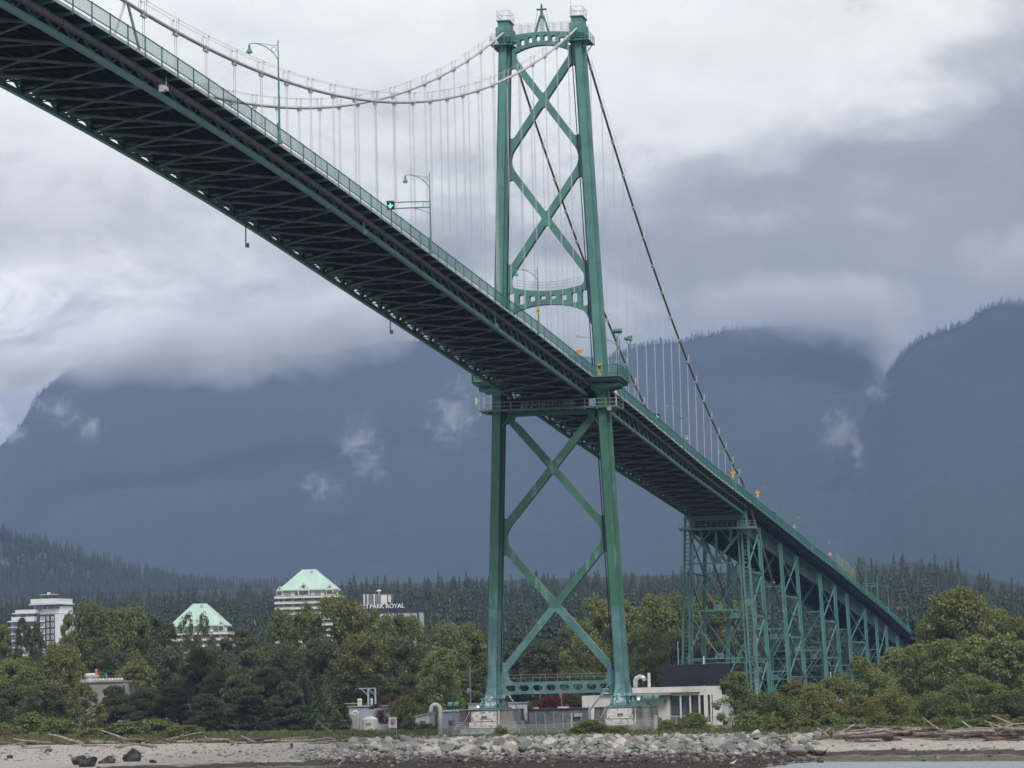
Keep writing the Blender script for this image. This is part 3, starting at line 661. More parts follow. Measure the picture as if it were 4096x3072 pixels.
for bi, Y in enumerate(BENTS):
    first = bi == 0
    zt = zr(Y)-(4.2 if first else 4.6); zg = 3.5+max(0, Y-300)*.012
    w = 1.25 if first else .62
    bt = empty('trestle_bent', (0, Y, zg)); bt.parent = via
    ob = bt
    def bp(mb, nm, m=None):
        m = m or (M_STEEL if first else M_VIA)
        mb.v = [(x, y-Y, z-zg) for x, y, z in mb.v]; return mb.build(nm, m, ob)
    for s in (-1, 1):
        lg = MB(); a = Vector((s*leg_x(zt, zt, Y), Y, zt)); b = Vector((s*leg_x(zg, zt, Y), Y, zg))
        for dx in (-.5, .5):
            lg.bar(a+Vector((dx*w, 0, 0)), b+Vector((dx*w*1.25, 0, 0)), w*.32, w*.9, (0, 1, 0))
        lg.bar(a, b, w*.75, .06, (0, 1, 0)) if not first else None
        if first:
            n = 46
            for i in range(n):
                p = a.lerp(b, (i+.5)/n); lg.box((p.x, p.y, p.z), (w*.9, .5, .16))
            for t in (0, .45, .97): p = a.lerp(b, t); lg.box((p.x, p.y-.05, p.z), (w*1.15, 1.1, 1.6))
        bp(lg, 'trestle_leg')
        if first:
            pl = MB(); pl.tube([a+Vector((-s*1.3, -.7, 0)), b+Vector((-s*1.5, -.7, 0))], .16, 6); bp(pl, 'drain_pipe')
    br_ = MB(); H = zt-zg
    lev = [zt-10.4, zt-20.6, zt-31.0] if first else [zt-10.0*k for k in range(1, 5)]
    lev = [z for z in lev if z > zg+2]+([zg+.8] if not first else [])
    z0 = zt-(1.0 if not first else 3.0)
    br_.bar((-leg_x(zt-.5, zt, Y), Y, zt-.6), (leg_x(zt-.5, zt, Y), Y, zt-.6), .7, .9 if not first else 1.1)
    for z1 in lev:
        if z0-z1 < 2.5: z0 = z1; continue
        xa, xb = leg_x(z0, zt, Y), leg_x(z1, zt, Y); t = .42 if first else .24
        br_.bar((-xb, Y, z1), (xb, Y, z1), .3 if first else .22, .26)
        for s in (-1, 1):
            for dy in ((-.3, .3) if z0 < zt-4 else (0,)): br_.bar((s*(xa-.4), Y+dy, z0-.3), (0, Y+dy, z1+.35), t*(1 if dy else 2.1), .12 if dy else .5)
        br_.box((0, Y, z1+.5), (1.9, .55, 1.3)); z0 = z1
        if z0 == lev[0] and first:
            br_.bar((0, Y, z1), (0, Y, zt-3), .5, .4); 
            for s in (-1, 1): br_.bar((s*3.2, Y, (zt-3+z1)/2+.6), (s*3.2, Y, zt-3), .6, .4); br_.bar((s*3.2, Y, (zt-3+z1)/2+.8), (s*.9, Y, zt-3), .3, .3)
    bp(br_, 'trestle_brace')
    if first:
        ck = MB(); ck.box((0.6, Y-1.6, zt-3.0), (16.6, 3.4, .5)); o_ = bp(ck, 'bent_walkway')
        rl = MB()
        for z in (zt-2.2, zt-1.6):
            rl.bar((-7.7, Y-3.2, z), (8.9, Y-3.2, z), .05)
            for x in (-7.7, 8.9): rl.bar((x, Y-3.2, z), (x, Y, z), .05)
        for i in range(15): rl.bar((-7.7+i*16.6/14, Y-3.2, zt-2.8), (-7.7+i*16.6/14, Y-3.2, zt-1.6), .06)
        bp(rl, 'walkway_railing', M_GALV)
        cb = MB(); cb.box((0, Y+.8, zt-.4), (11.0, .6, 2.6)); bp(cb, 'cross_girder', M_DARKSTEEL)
    ft = MB()
    for s in (-1, 1): x = s*leg_x(zg, zt, Y); ft.loft([[(x+dx*k, Y+dy*k, z) for dx, dy in ((-1, -1), (1, -1), (1, 1), (-1, 1))] for z, k in ((zg-2.5, 1.7), (zg-.6, 1.6), (zg+.1, 1.1))])
    bp(ft, 'footing', M_CONC)
    # braces joining this bent to its twin
    if prev and bi in (1, 3, 5, 7, 9, 11):
        lb = MB(); pY, pz_, pg = prev
        for s in (-1, 1):
            zs = [min(zt, pz_)-1-9.5*k for k in range(5)]
            for za, zc in zip(zs, zs[1:]):
                if zc < max(zg, pg)+1: break
                X = lambda z: s*leg_x(z, zt, Y)
                lb.bar((X(zc), pY, zc), (X(zc), Y, zc), .3, .3); lb.bar((X(za), pY, za), (X(zc), Y, zc), .3, .26); lb.bar((X(zc), pY, zc), (X(za), Y, za), .26, .3)
        bp(lb, 'trestle_brace')
    prev = (Y, zt, zg)
pc = MB(); pc.tube([(-1.8, 262, 3), (-1.8, 262, 36.5)], .55, 10); vpart(pc, 'concrete_column', M_CONC)
tf = MB()
for i in range(16):
    y = 363+i*3.2; tf.bar((XR, y, zr(y)-1.2), (XR, y, zr(y)+3.0), .09)
vpart(tf, 'tall_fence_post', mat('fence_pale', (.34, .42, .30), .6))

# ------------------------------------------------------------------ street lamps
def make_lamp(H, arm=3.15, twin=False):
    root = empty('street_lamp')
    p = MB(); p.tube([(0, 0, 0), (0, 0, .9), (0, 0, 1.0), (0, 0, H*.6), (0, 0, H-.05)], [.17, .16, .12, .10, .055], 8); p.box((0, 0, -.1), (.55, .55, .3)); p.bar((-.9, 0, -.5), (.15, 0, 0), .14); p.box((-.1, 0, 1.7), (.3, .3, .45))
    p.lathe((0, 0, H-.05), [(.06, 0), (.07, .08), (.02, .25)], 6); p.build('lamp_post', M_LAMP, root)
    a = MB(); a.tube([(0, 0, H-1.9), (-.5, 0, H-1.15), (-1.3, 0, H-.45), (-2.2, 0, H-.06), (-2.7, 0, H+.03), (-arm, 0, H-.02)], [.055, .055, .05, .05, .045, .045], 6)
    a.tube([(0, 0, H-.35), (-.5, 0, H-.33), (-1.1, 0, H-.25), (-2.3, 0, H+.02)], .03, 5)
    a.tube([(-.45+.27*cos(t*pi/6), 0, H-.78+.27*sin(t*pi/6)) for t in range(13)], .03, 5, False); a.build('lamp_arm', M_LAMP, root)
    s = MB(); s.lathe((-arm, 0, H-.95), [(.36, 0), (.33, .08), (.22, .3), (.13, .5), (.12, .75), (.05, .85), (.05, .95)], 12); so = s.build('lamp_shade', M_LAMP, root)
    b = MB(); b.ball((-arm, 0, H-.97), .16); b.build('lamp_globe', M_CLAMP, so)
    return root
LG = 'lamps along the bridge railing'
lamp = make_lamp(10.6)
XL = 8.05
def put_lamp(root, y, label): root.location = (XL, y, zr(y)-1.55); tag(root, label, 'street lamp', LG)
put_lamp(lamp, -191.4, 'tall green lamp nearest the camera, standing against the white main cables')
spots = [(-120.7, 9.9, 'green lamp whose post also carries the nearest lane signal arm'),
         (-50.6, 9.4, 'green lamp standing in front of the tower\'s arched deck beam'), (20.2, 9.4, 'green lamp just behind the tower\'s right leg'),
         (91.0, 8.6, 'green lamp on the side span, its post carrying a lane signal arm'), (161, 8.4, 'green lamp on the side span close to where the cable meets the deck'),
         (231.9, 8.6, 'faint green lamp just past the cable end, seen against the mountain'), (301.3, 8.6, 'green lamp on the viaduct right of the signal arm with a white sign'),
         (371.2, 8.6, 'green lamp beside the row of tall pale fence posts'), (441.4, 8.6, 'green lamp before the conifers, left of the far signal arm'),
         (511.9, 8.6, 'green lamp right behind the farther lane signal arm'), (583, 8.2, 'second last green lamp, well down the viaduct'), (638.2, 7.6, 'last green lamp, half hidden by the big tree at right')]
for y, h, lb in spots:
    L = dup(lamp, (0, 0, 0), sc=(1, 1, h/10.6) if abs(h-10.6) > .5 else None); put_lamp(L, y, lb)
    for c in L.children:
        if c.name.startswith('lamp_shade'): c.scale = (1, 1, 1)
# lane signals on arms
def make_signal(arm):
    root = empty('lane_signal')
    a = MB()
    for dz, bow in ((.35, .12), (-.35, .05)):
        a.tube([(0, 0, dz), (-arm*.3, 0, dz+bow*.8), (-arm*.6, 0, dz+bow*1.2), (-arm, 0, dz+bow*1.2)], .075, 6)
    a.bar((-.9, 0, -.35), (-.9, 0, .42), .07); a.tube([(0, 0, -1.25), (-.5, 0, -.9), (-1.5, 0, -.5), (-2.2, 0, -.36)], .04, 5); a.build('signal_arm', M_LAMP, root)
    b = MB(); b.box((-arm*.93, 0, .1), (.95, .38, .98)); b.box((-arm*.93, -.25, .66), (1.0, .4, .06)); bo = b.build('signal_box', M_BLACK, root)
    g = MB(); x = -arm*.93; g.prism([(x-.06, .42), (x-.06, .0), (x-.26, .2), (x-.34, .12), (x, -.26), (x+.34, .12), (x+.26, .2), (x+.06, .0), (x+.06, .42)], [], -.235, -.2); g.build('green_arrow', M_GREENL, bo)
    return root
SG = 'green arrow lane signals over the roadway'
sig = make_signal(5.5); sig.location = (XL, -120.7, 70.35); tag(sig, 'lane signal with green down arrow nearest the camera, over the railing left of the tower', 'lane signal', SG)
for y, z, lb in ((91.0, 59.6, 'lane signal with green arrow on the side span just right of the tower'), (265.6, 49.4, 'lane signal with green arrow just past the end of the suspension cables'), (476.8, 38.0, 'lane signal with green arrow low on the viaduct before the conifers'), (660, 26.4, 'farthest lane signal, its green arrow against the big tree at right')):
    dup(sig, (XL, y, z), label=lb)
def signal_post(y, h, lb):
    p = MB(); p.tube([(0, 0, -.3), (0, 0, h*.5), (0, 0, h)], [.17, .13, .1], 8); p.box((0, 0, 1.5), (.32, .32, .45)); o = p.build('signal_post', M_LAMP); o.location = (XL, y, zr(y)-1.3); return tag(o, lb, 'post', 'posts carrying the lane signals')
signal_post(265.6, 6.6, 'green post carrying the lane signal past the cable end'); signal_post(476.8, 8.0, 'green post carrying the lane signal before the conifers'); signal_post(660, 6, 'farthest green signal post beside the big tree')
# signs on the deck
def diamond(y, z, lb, extra=True):
    r = empty('warning_sign', (XL, y, z), 0, lb, 'road sign', 'yellow warning signs on the bridge deck')
    m = MB(); m.prism([(0, -.52), (.52, 0), (0, .52), (-.52, 0)], [], -.03, .03)
    m.build('sign_face', M_YEL, r)
    k = MB(); k.prism([(-.06, -.25), (.06, -.25), (.06, .1), (.2, .1), (0, .34), (-.2, .1), (-.06, .1)], [], -.045, -.032); k.build('sign_symbol', M_BLACK, r)
    if extra: k = MB(); k.prism(rrect(0, -.82, .52, .36, .08), [], -.03, .03); k.build('sign_plate', M_YEL, r)
    p = MB(); p.bar((0, .08, -2.6), (0, .08, .5), .07); p.build('sign_post', M_GALV, r)
diamond(158.0, 52.9+.1, 'yellow diamond sign with small plate just left of the cable end'); diamond(197.4, 50.8+.2, 'yellow diamond sign with small plate just right of the cable end'); diamond(344, 42.6, 'single yellow diamond sign on the viaduct left of the pale fence posts', False)
r = empty('warning_sign', (6.9, -11.3, 62.2), 0, 'yellow rectangular sign on a thin post left of the tower\'s right leg', 'road sign'); m = MB(); m.box((0, 0, 0), (1.15, .06, .6)); m.build('sign_face', M_YEL, r); m = MB(); m.bar((0, .06, -3.3), (0, .06, .1), .05); m.build('sign_post', M_GALV, r)
m = MB()
for dx, z in ((0, .1), (0, -.1)): m.box((0, -.04, z), (.8, .02, .06))
m.build('sign_text_line', M_BLACK, r)
r = empty('crisis_phone', (8.9, -4.75, zr(-4.7)-.9), 0, 'yellow call box with white notice at the foot of the tower\'s right leg', 'call box'); m = MB(); m.box((0, 0, .55), (.75, .3, 1.15)); m.build('call_box', M_YELB, r); m = MB(); m.box((0, -.02, -.45), (.5, .1, .75)); m.build('notice', M_WHITE, r)
m = MB(); m.box((0, -.17, .55), (.4, .03, .4)); m.build('box_window', M_BLACK, r)
for y, dz, lb in ((91, 3.4, 'small white notice on the side span signal post'), (265.6, 3.2, 'white notice on the signal post past the cable end')):
    m = MB(); m.box((0, -.16, 0), (.5, .05, .7)); o = m.build('notice_sign', M_BLDN); o.location = (XL+(.45 if y < 100 else 0), y, 55.6 if y < 100 else 45.9+.6); tag(o, lb, 'sign')
    k = MB(); k.box((.03, -.2, .08), (.22, .02, .24)); k.build('sign_symbol', M_BLACK, o)
m = MB(); m.prism(rrect(0, 0, .5, .95, .2), [], -.2, -.14); o = m.build('notice_sign', M_YELB); o.location = (XL, -50.6, zr(-50)+1.6); tag(o, 'small yellow notice halfway up the lamp post before the tower beam', 'sign')
k = MB(); k.prism(rrect(0, 0, .25, .4, .1), [], -.24, -.202); k.build('sign_symbol', M_PIPE, o)
# flood lights on the tower walkway
for x, y, zt, ang, lb in ((11.75, -3.9, 66.0, 0, 'floodlight pole left of the pair on the tower walkway, boxy head facing the camera'), (12.2, 4.6, 65.6, -1.2, 'floodlight pole right of the pair at the end of the tower walkway')):
    r = empty('floodlight_pole', (x, y, zr(y)-1.7), 0, lb, 'floodlight', 'floodlights on the tower walkway'); h = zt-zr(y)+1.7
    m = MB(); m.tube([(0, 0, -.3), (0, 0, h-1.0)], [.15, .11], 8); m.tube([(-.35, 0, h-.1), (-.35, 0, h-.7), (0, 0, h-.95), (.35, 0, h-.7), (.35, 0, h-.1)], .06, 5); m.build('pole', M_LAMP, r)
    m = MB(); m.loft([[(cos(ang)*a-sin(ang)*b, sin(ang)*a+cos(ang)*b, h+z) for a, b, z in q] for q in ([(-.75, -.6, -.1), (.75, -.6, -.1), (.75, -.6, .18), (-.75, -.6, .18)], [(-.75, .5, -.35), (.75, .5, -.35), (.75, .5, .5), (-.75, .5, .5)])]); m.build('lamp_head', M_LAMP, r)
SKYLOC = (.13, 0, .05); SKYK = 1.32; SUNE = 3.0; DOME = (.70, .72, .75); RELK = .35
HAZEC = (.362, .495, .825, 1); HAZED = .00006; HAZEH = 1460
CLOUDC = (.99, .99, .99, 1)
# ------------------------------------------------------------------ ground, water, mountains, sky
SA = Vector((-107, 36)); EU = Vector((.8619, -.5071)); EN = Vector((-.5071, -.8619))
def us(x, y): d = Vector((x, y))-SA; return d.dot(EU), d.dot(EN)
def xy(u, s): return SA+EU*u+EN*s
def sst(a, b, x): t = min(1, max(0, (x-a)/(b-a))); return t*t*(3-2*t)
HILL = atd(-150, 1200, 4600)
def ripe(s): return 98+.78*s, 172+.75*s
def ripw(u, s):
    a, b = ripe(s); return sst(a-9, a+5, u)*(1-sst(b-5, b+9, u))
def shift(u): return 15*sst(150, 195, u)
def gz(x, y):
    u, s = us(x, y); sl = 1/95+(1/11-1/95)*sst(125, 198, u); q = s-shift(u)
    b = max(-5, 1.4-q*sl) if q > 0 else 1.4+sst(0, 12, -q)*.6
    w = ripw(u, s) if -30 < s < 130 else 0
    if w > 0 and s > -14:
        if s < 4: r = 1.75
        elif s < 33: r = 1.75-(s-4)/29*1.4
        else: r = max(-5, .35-(s-33)*.021)
        b = b*(1-w)+r*w
    if s < -330: b += (-s-330)*.012
    if y > 800: b += min((y-800)*.048, 105)*(1-.55*sst(-90, 10, x))
    dx, dy = x-HILL.x, y-HILL.y; q = dx*dx+dy*dy
    if q < 1500000: b += 112*math.exp(-q/(2*200*200))
    if abs(s) < 120 and s > 0: b += .12*noise.noise(Vector((x*.12, y*.12, 3)))
    return b
def axis(dense, a, b, st, far, g=1.22):
    out = []; x = a
    while x <= b+1e-6: out.append(x); x += st
    d = st; lo, hi = a, b
    while lo > far[0]: d *= g; lo -= d; out.insert(0, lo)
    d = st
    while hi < far[1]: d *= g; hi += d; out.append(hi)
    return out
US = axis(1, -130, 330, 2.2, (-6500, 6500)); SS = axis(1, -60, 110, 1.4, (-8800, 1500), 1.16)
gm = MB()
for s in SS:
    for u in US: p = xy(u, s); gm.v.append((p.x, p.y, gz(p.x, p.y)))
nu = len(US)
for j in range(len(SS)-1):
    for i in range(nu-1): a = j*nu+i; gm.f.append((a, a+1, a+nu+1, a+nu))
m, t = newmat('ground_mat'); b = t.n('ShaderNodeBsdfPrincipled'); t.l(b.outputs[0], t.out.inputs[0]); b.inputs['Roughness'].default_value = .9; b.inputs['Specular IOR Level'].default_value = .2
pos = t.n('ShaderNodeNewGeometry').outputs['Position']; sx = t.n('ShaderNodeSeparateXYZ'); t.l(pos, sx.inputs[0])
sc_ = t.math('ADD', t.math('MULTIPLY', t.math('ADD', sx.outputs[0], 107.0), -.5071), t.math('MULTIPLY', t.math('ADD', sx.outputs[1], -36.0), -.8619))
uu = t.math('ADD', t.math('MULTIPLY', t.math('ADD', sx.outputs[0], 107.0), .8619), t.math('MULTIPLY', t.math('ADD', sx.outputs[1], -36.0), -.5071)); sc_ = t.math('SUBTRACT', sc_, t.math('MULTIPLY', t.smooth(uu, 150, 195), 15.0))
z = sx.outputs[2]; wob = t.noise(pos, .18, 4); wz = t.math('ADD', z, t.math('MULTIPLY_ADD', wob, 1.1, -.55))
fine = t.noise(pos, 3.2, 3, .7); med = t.noise(pos, .9, 5, .65)
grav = t.mix(t.smooth(fine, .38, .62), (.40, .37, .315), (.23, .21, .18)); grav = t.mix(t.smooth(med, .5, .7), grav, (.45, .425, .38)); grav = t.mix(t.math('MULTIPLY', t.smooth(fine, .66, .72), .8), grav, (.62, .60, .57))
weed = t.mix(t.smooth(med, .35, .65), (.030, .021, .017), (.075, .060, .048)); weed = t.mix(t.smooth(fine, .62, .7), weed, (.18, .165, .15))
low = t.mix(t.smooth(med, .4, .65), (.075, .072, .045), (.13, .12, .095))
grass = t.mix(t.smooth(med, .35, .65), (.075, .095, .03), (.14, .125, .06)); grass = t.mix(t.smooth(t.noise(pos, .05, 4), .45, .6), grass, (.05, .075, .022))
c = t.mix(t.smooth(wz, -.45, -.25), low, grav)            # lowest strip: greenish wet gravel
band = t.math('MULTIPLY', t.smooth(wz, -.42, -.25), t.math('SUBTRACT', 1.0, t.smooth(wz, .12, .3))); c = t.mix(band, c, weed)
c = t.mix(t.smooth(t.math('ADD', sc_, t.math('MULTIPLY_ADD', wob, 6.0, -3.0)), -1.5, 1.0), grass, c)
c = t.mix(t.math('MULTIPLY', t.smooth(z, 1.55, 1.7), t.math('LESS_THAN', sc_, 5.0)), c, grass)
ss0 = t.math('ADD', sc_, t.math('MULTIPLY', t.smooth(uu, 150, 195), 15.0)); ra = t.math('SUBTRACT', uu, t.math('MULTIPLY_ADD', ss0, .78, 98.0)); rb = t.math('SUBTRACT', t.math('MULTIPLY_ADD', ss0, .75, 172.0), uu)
rmask = t.math('MULTIPLY', t.math('MULTIPLY', t.smooth(ra, -4, 3), t.smooth(rb, -4, 3)), t.smooth(ss0, 3.5, 5.5)); c = t.mix(rmask, c, t.mix(t.smooth(z, -.2, .5), (.026, .018, .013), (.060, .056, .050)))  # ground between bank rocks painted dark as crevice shade, weed-brown lower down
c = t.mix(t.smooth(sx.outputs[1], 180, 300), c, (.03, .045, .02)); c = t.mix(t.smooth(sx.outputs[1], 500, 700), c, (.012, .020, .011))
t.l(c, b.inputs['Base Color'])
bp_ = t.n('ShaderNodeBump'); bp_.inputs['Strength'].default_value = .6; bp_.inputs['Distance'].default_value = .25; t.l(fine, bp_.inputs['Height']); t.l(bp_.outputs[0], b.inputs['Normal'])
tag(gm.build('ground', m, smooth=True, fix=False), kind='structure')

m, t = newmat('water_mat'); b = t.n('ShaderNodeBsdfPrincipled'); t.l(b.outputs[0], t.out.inputs[0]); b.inputs['Base Color'].default_value = (.16, .20, .21, 1); b.inputs['Roughness'].default_value = .25; b.inputs['Specular IOR Level'].default_value = .5
pos = t.n('ShaderNodeNewGeometry').outputs['Position']; mp = t.n('ShaderNodeMapping'); mp.inputs['Scale'].default_value = (.25, .9, 1); mp.inputs['Rotation'].default_value = (0, 0, .2); t.l(pos, mp.inputs[0])
bp_ = t.n('ShaderNodeBump'); bp_.inputs['Strength'].default_value = .8; bp_.inputs['Distance'].default_value = .5; t.l(t.noise(mp.outputs[0], 1.0, 5, .6), bp_.inputs['Height']); t.l(bp_.outputs[0], b.inputs['Normal'])
wm = MB(); q = [xy(-6000, 20), xy(6000, 20), xy(6000, 1480), xy(-6000, 1480)]; wm.add([(p.x, p.y, -.9) for p in q], [(3, 2, 1, 0)])
tag(wm.build('water', m, fix=False), kind='structure')

M_MTN = mat('mountain_forest_floor', (.024, .036, .024), .95, (.016, .027, .019), .03, 8, bump=.6, bscale=.06, lo=.35, hi=.65, spec=.1)
def hermite(tab, x): return interp(tab, x)
def mountain(tab, D, D0, back, seed, x0=-1500, x1=3700):
    mb = MB(); cols = []; xs = list(range(x0, x1+1, 20)); rows = [i/26 for i in range(27)]+[1.15, 1.35, 1.7]
    for px in xs:
        top = atd(px, hermite(tab, px), D); zt = top.z
        hx, hy = (top.x-CAM.x)/D, (top.y-CAM.y)/D
        for r in rows:
            k = D0+(D-D0)*r; f = r if r <= 1 else 1-(r-1)*.9
            x, y = CAM.x+hx*k, CAM.y+hy*k; h = zt*(f**1.25)
            if r < 1: nz = noise.fractal(Vector((x*.0013, y*.0013, seed)), 1.0, 2.1, 6); h += nz*120*math.sin(pi*min(r, 1))
            mb.v.append((x, y, max(h, -2) if r > 0 else -2))
    nr = len(rows)
    for i in range(len(xs)-1):
        for j in range(nr-1): a = i*nr+j; mb.f.append((a, a+nr, a+nr+1, a+1))
    tag(mb.build('mountain', M_MTN, smooth=True, fix=False), kind='structure')
T1 = [(-1500, 880), (-700, 960), (-100, 985), (0, 965), (35, 930), (58, 902), (76, 864), (98, 842), (140, 806), (220, 785), (330, 772), (450, 768), (600, 764), (720, 760), (830, 740), (900, 738), (1000, 748), (1200, 765), (1500, 790), (2200, 850), (3700, 900)]
T3 = [(-1500, 1420), (0, 1330), (400, 1220), (560, 1155), (690, 1092), (740, 1078), (800, 1030), (870, 988), (950, 942), (1050, 895), (1200, 830), (1330, 768), (1400, 746), (1480, 739), (1540, 724), (1600, 714), (1700, 706), (1800, 716), (1950, 750), (2200, 850), (3700, 1000)]
T2 = [(-1500, 1440), (1100, 1400), (1500, 1215), (1640, 1120), (1760, 1022), (1800, 985), (1850, 930), (1888, 872), (1905, 850), (1915, 815), (1940, 780), (1985, 738), (2050, 715), (2090, 698), (2130, 670), (2170, 657), (2212, 652), (2400, 640), (3700, 720)]
MT = 1.7
mountain(T1, 6600*MT, 4200*MT, 0, 1.3); mountain(T3, 5900*MT, 4000*MT, 0, 5.1); mountain(T2, 5200*MT, 3600*MT, 0, 9.7)

# conifers as masses
def conifer_low(mb, p, h, w, r, layers=14, nb=7):
    x, y, z = p; lean = r.uniform(-.02, .02)
    for i in range(layers):
        t = (i+.3)/layers; zz = z+h*(.06+.94*t); rr = w*.5*(1-t)**.85*r.uniform(.6, 1.25)+.15; a0 = r.uniform(0, 6.28); dr = h/layers*1.05
        for k in range(nb):
            a = a0+k*2*pi/nb+r.uniform(-.25, .25); R = rr*r.uniform(.75, 1.2); ca, sa = cos(a), sin(a); wd = R*.34
            n = len(mb.v); cx = x+lean*h*t
            mb.v += [(cx, y, zz+dr*.7), (cx+ca*R*.6-sa*wd, y+sa*R*.6+ca*wd, zz), (cx+ca*R, y+sa*R, zz-dr*.45), (cx+ca*R*.6+sa*wd, y+sa*R*.6-ca*wd, zz)]
            mb.f.append((n, n+1, n+2, n+3))
    n = len(mb.v); mb.v += [(x-.4, y, z+h*.9), (x+.4, y, z+h*.9), (x+lean*h, y, z+h*1.03)]; mb.f.append((n, n+1, n+2))
M_FOREST = leafmat('forest_leaf', (.030, .052, .024), (.018, .036, .018), (.052, .072, .030), 0)
r_ = random.Random(3)
fm = MB(); cnt = 0
while cnt < 5400:
    D = 1080+1300*r_.random()**.75; lat = r_.uniform(-.19, .19); p = CAM+(fw+rt0*lat)*D; g = gz(p.x, p.y)
    dens = noise.noise(Vector((p.x*.006, p.y*.006, 0))); v_ = p-CAM; px_ = 1106+v_.dot(rt0)/v_.dot(fw)*FPX/KD
    if any(a < px_ < b and p.y < yy for a, b, yy in ((0, 170, 1040), (340, 525, 1090), (570, 760, 1245), (775, 925, 900))): continue
    if dens < -.35 and r_.random() < .4: continue
    h = r_.uniform(15, 31) if r_.random() < .8 else r_.uniform(28, 35)*(1+.25*dens); w = h*r_.uniform(.40, .62)
    if r_.random() < .22: w *= 1.5; h *= .62
    conifer_low(fm, (p.x, p.y, g-.5), h, w, r_); cnt += 1
for i in range(2400):
    a = r_.uniform(0, 2*pi); q = 480*sqrt(r_.random()); x, y = HILL.x+q*cos(a)+90, HILL.y+q*sin(a)*.8-90
    conifer_low(fm, (x, y, gz(x, y)-1), r_.uniform(17, 29), r_.uniform(8, 13), r_, 7, 5)
tag(fm.build('forest', M_FOREST, fix=False), kind='stuff')
fm = MB()
for tab, D, a, b in ((T1, 6600*MT, -40, 320), (T1, 6600*MT, 820, 1060), (T3, 5900*MT, 560, 2000), (T2, 5200*MT, 1500, 2260)):
    px = a
    while px < b:
        p = atd(px, hermite(tab, px), D); h = r_.uniform(9, 20) if r_.random() < .85 else r_.uniform(18, 28)
        conifer_low(fm, (p.x, p.y+r_.uniform(-10, 5), p.z-5), h+3, h*.7, r_, 5, 4); px += r_.uniform(1.0, 3.2)
tag(fm.build('mountain_treeline', M_FOREST, fix=False), kind='stuff')

# ------------------------------------------------------------------ sky
SUN_EL, SUN_DIR = radians(46), Vector((.46, -.80, 0)).normalized()
w = bpy.data.worlds.new('World'); scene.world = w; w.use_nodes = True; t = NT(w.node_tree); w.node_tree.nodes.clear()
out = t.n('ShaderNodeOutputWorld'); sky = t.n('ShaderNodeTexSky', sky_type='NISHITA', sun_disc=False, sun_elevation=SUN_EL, sun_rotation=atan2(SUN_DIR.x, SUN_DIR.y), air_density=1.2, dust_density=2)
b1 = t.n('ShaderNodeBackground'); b1.inputs[1].default_value = .08; t.l(sky.outputs[0], b1.inputs[0])
d = t.n('ShaderNodeTexCoord').outputs['Generated']; sx = t.n('ShaderNodeSeparateXYZ'); t.l(d, sx.inputs[0]); X, Z = sx.outputs[0], sx.outputs[2]
mp = t.n('ShaderNodeMapping'); mp.inputs['Scale'].default_value = (1, 1, 1.8); mp.inputs['Location'].default_value = SKYLOC; t.l(d, mp.inputs[0])
n1 = t.noise(mp.outputs[0], 7, 7, .55, .3); n2 = t.noise(mp.outputs[0], 19, 7, .6, .5)
mp2 = t.n('ShaderNodeMapping'); mp2.inputs['Scale'].default_value = (1, 1, 1.8); mp2.inputs['Location'].default_value = (SKYLOC[0]+.006, .0, SKYLOC[2]-.016); t.l(d, mp2.inputs[0]); n2b = t.noise(mp2.outputs[0], 19, 7, .6, .5); n1b = t.noise(mp2.outputs[0], 7, 7, .55, .3)
rel = t.math('ADD', t.math('MULTIPLY', t.math('SUBTRACT', n2, n2b), .8), t.math('MULTIPLY', t.math('SUBTRACT', n1, n1b), 1.2))
e = t.math('ADD', Z, t.math('MULTIPLY_ADD', n1, .15, -.075)); e = t.math('ADD', e, t.math('MULTIPLY_ADD', n2, .05, -.025))
e = t.math('ADD', e, t.math('MULTIPLY_ADD', X, -.25, -.058))
e = t.math('ADD', t.math('MULTIPLY', e, 4.0), t.math('MULTIPLY', rel, RELK))
col = t.ramp(e, [(0, (.30, .30, .30)), (.26, (.30, .305, .30)), (.40, (.34, .345, .34)), (.53, (.56, .565, .55)), (.64, (.82, .82, .80)), (.82, (.93, .93, .915)), (1, (.95, .95, .94))])
col = t.mix(t.smooth(Z, .24, .5), t.mix(1.0, col, (.985, 1.0, .965), 'MULTIPLY'), DOME)
# bright cumulus low on the left
cm = t.math('MULTIPLY', t.smooth(t.math('ADD', X, t.math('MULTIPLY_ADD', n2, .10, -.05)), -.268, -.325), t.math('MULTIPLY', t.smooth(Z, .064, .078), t.math('SUBTRACT', 1.0, t.smooth(t.math('ADD', Z, t.math('MULTIPLY_ADD', n2, .06, -.03)), .128, .142))))
cb = t.smooth(t.noise(mp.outputs[0], 24, 8, .62, .5), .42, .60); col = t.mix(t.math('MULTIPLY', cm, t.math('MULTIPLY_ADD', cb, -.28, .28)), col, (.54, .545, .535)); col = t.mix(t.math('MULTIPLY', cm, t.math('MULTIPLY', cb, .9)), col, (1.08, 1.07, 1.03))
dk = t.math('MULTIPLY', t.smooth(X, -.25, -.33), t.math('MULTIPLY', t.smooth(Z, .125, .14), t.math('SUBTRACT', 1.0, t.smooth(Z, .145, .172)))); col = t.mix(t.math('MULTIPLY', dk, .35), col, (.50, .49, .44))
b2 = t.n('ShaderNodeBackground'); b2.inputs[1].default_value = SKYK; t.l(col, b2.inputs[0])
mx = t.n('ShaderNodeMixShader'); t.l(t.math('MULTIPLY_ADD', t.smooth(n1, .2, .45), .15, .83), mx.inputs[0]); t.l(b1.outputs[0], mx.inputs[1]); t.l(b2.outputs[0], mx.inputs[2]); t.l(mx.outputs[0], out.inputs[0])
sl = bpy.data.lights.new('sun', 'SUN'); sl.energy = SUNE; sl.angle = radians(20); sl.color = (1, .95, .87); so = bpy.data.objects.new('sun', sl); C.objects.link(so)
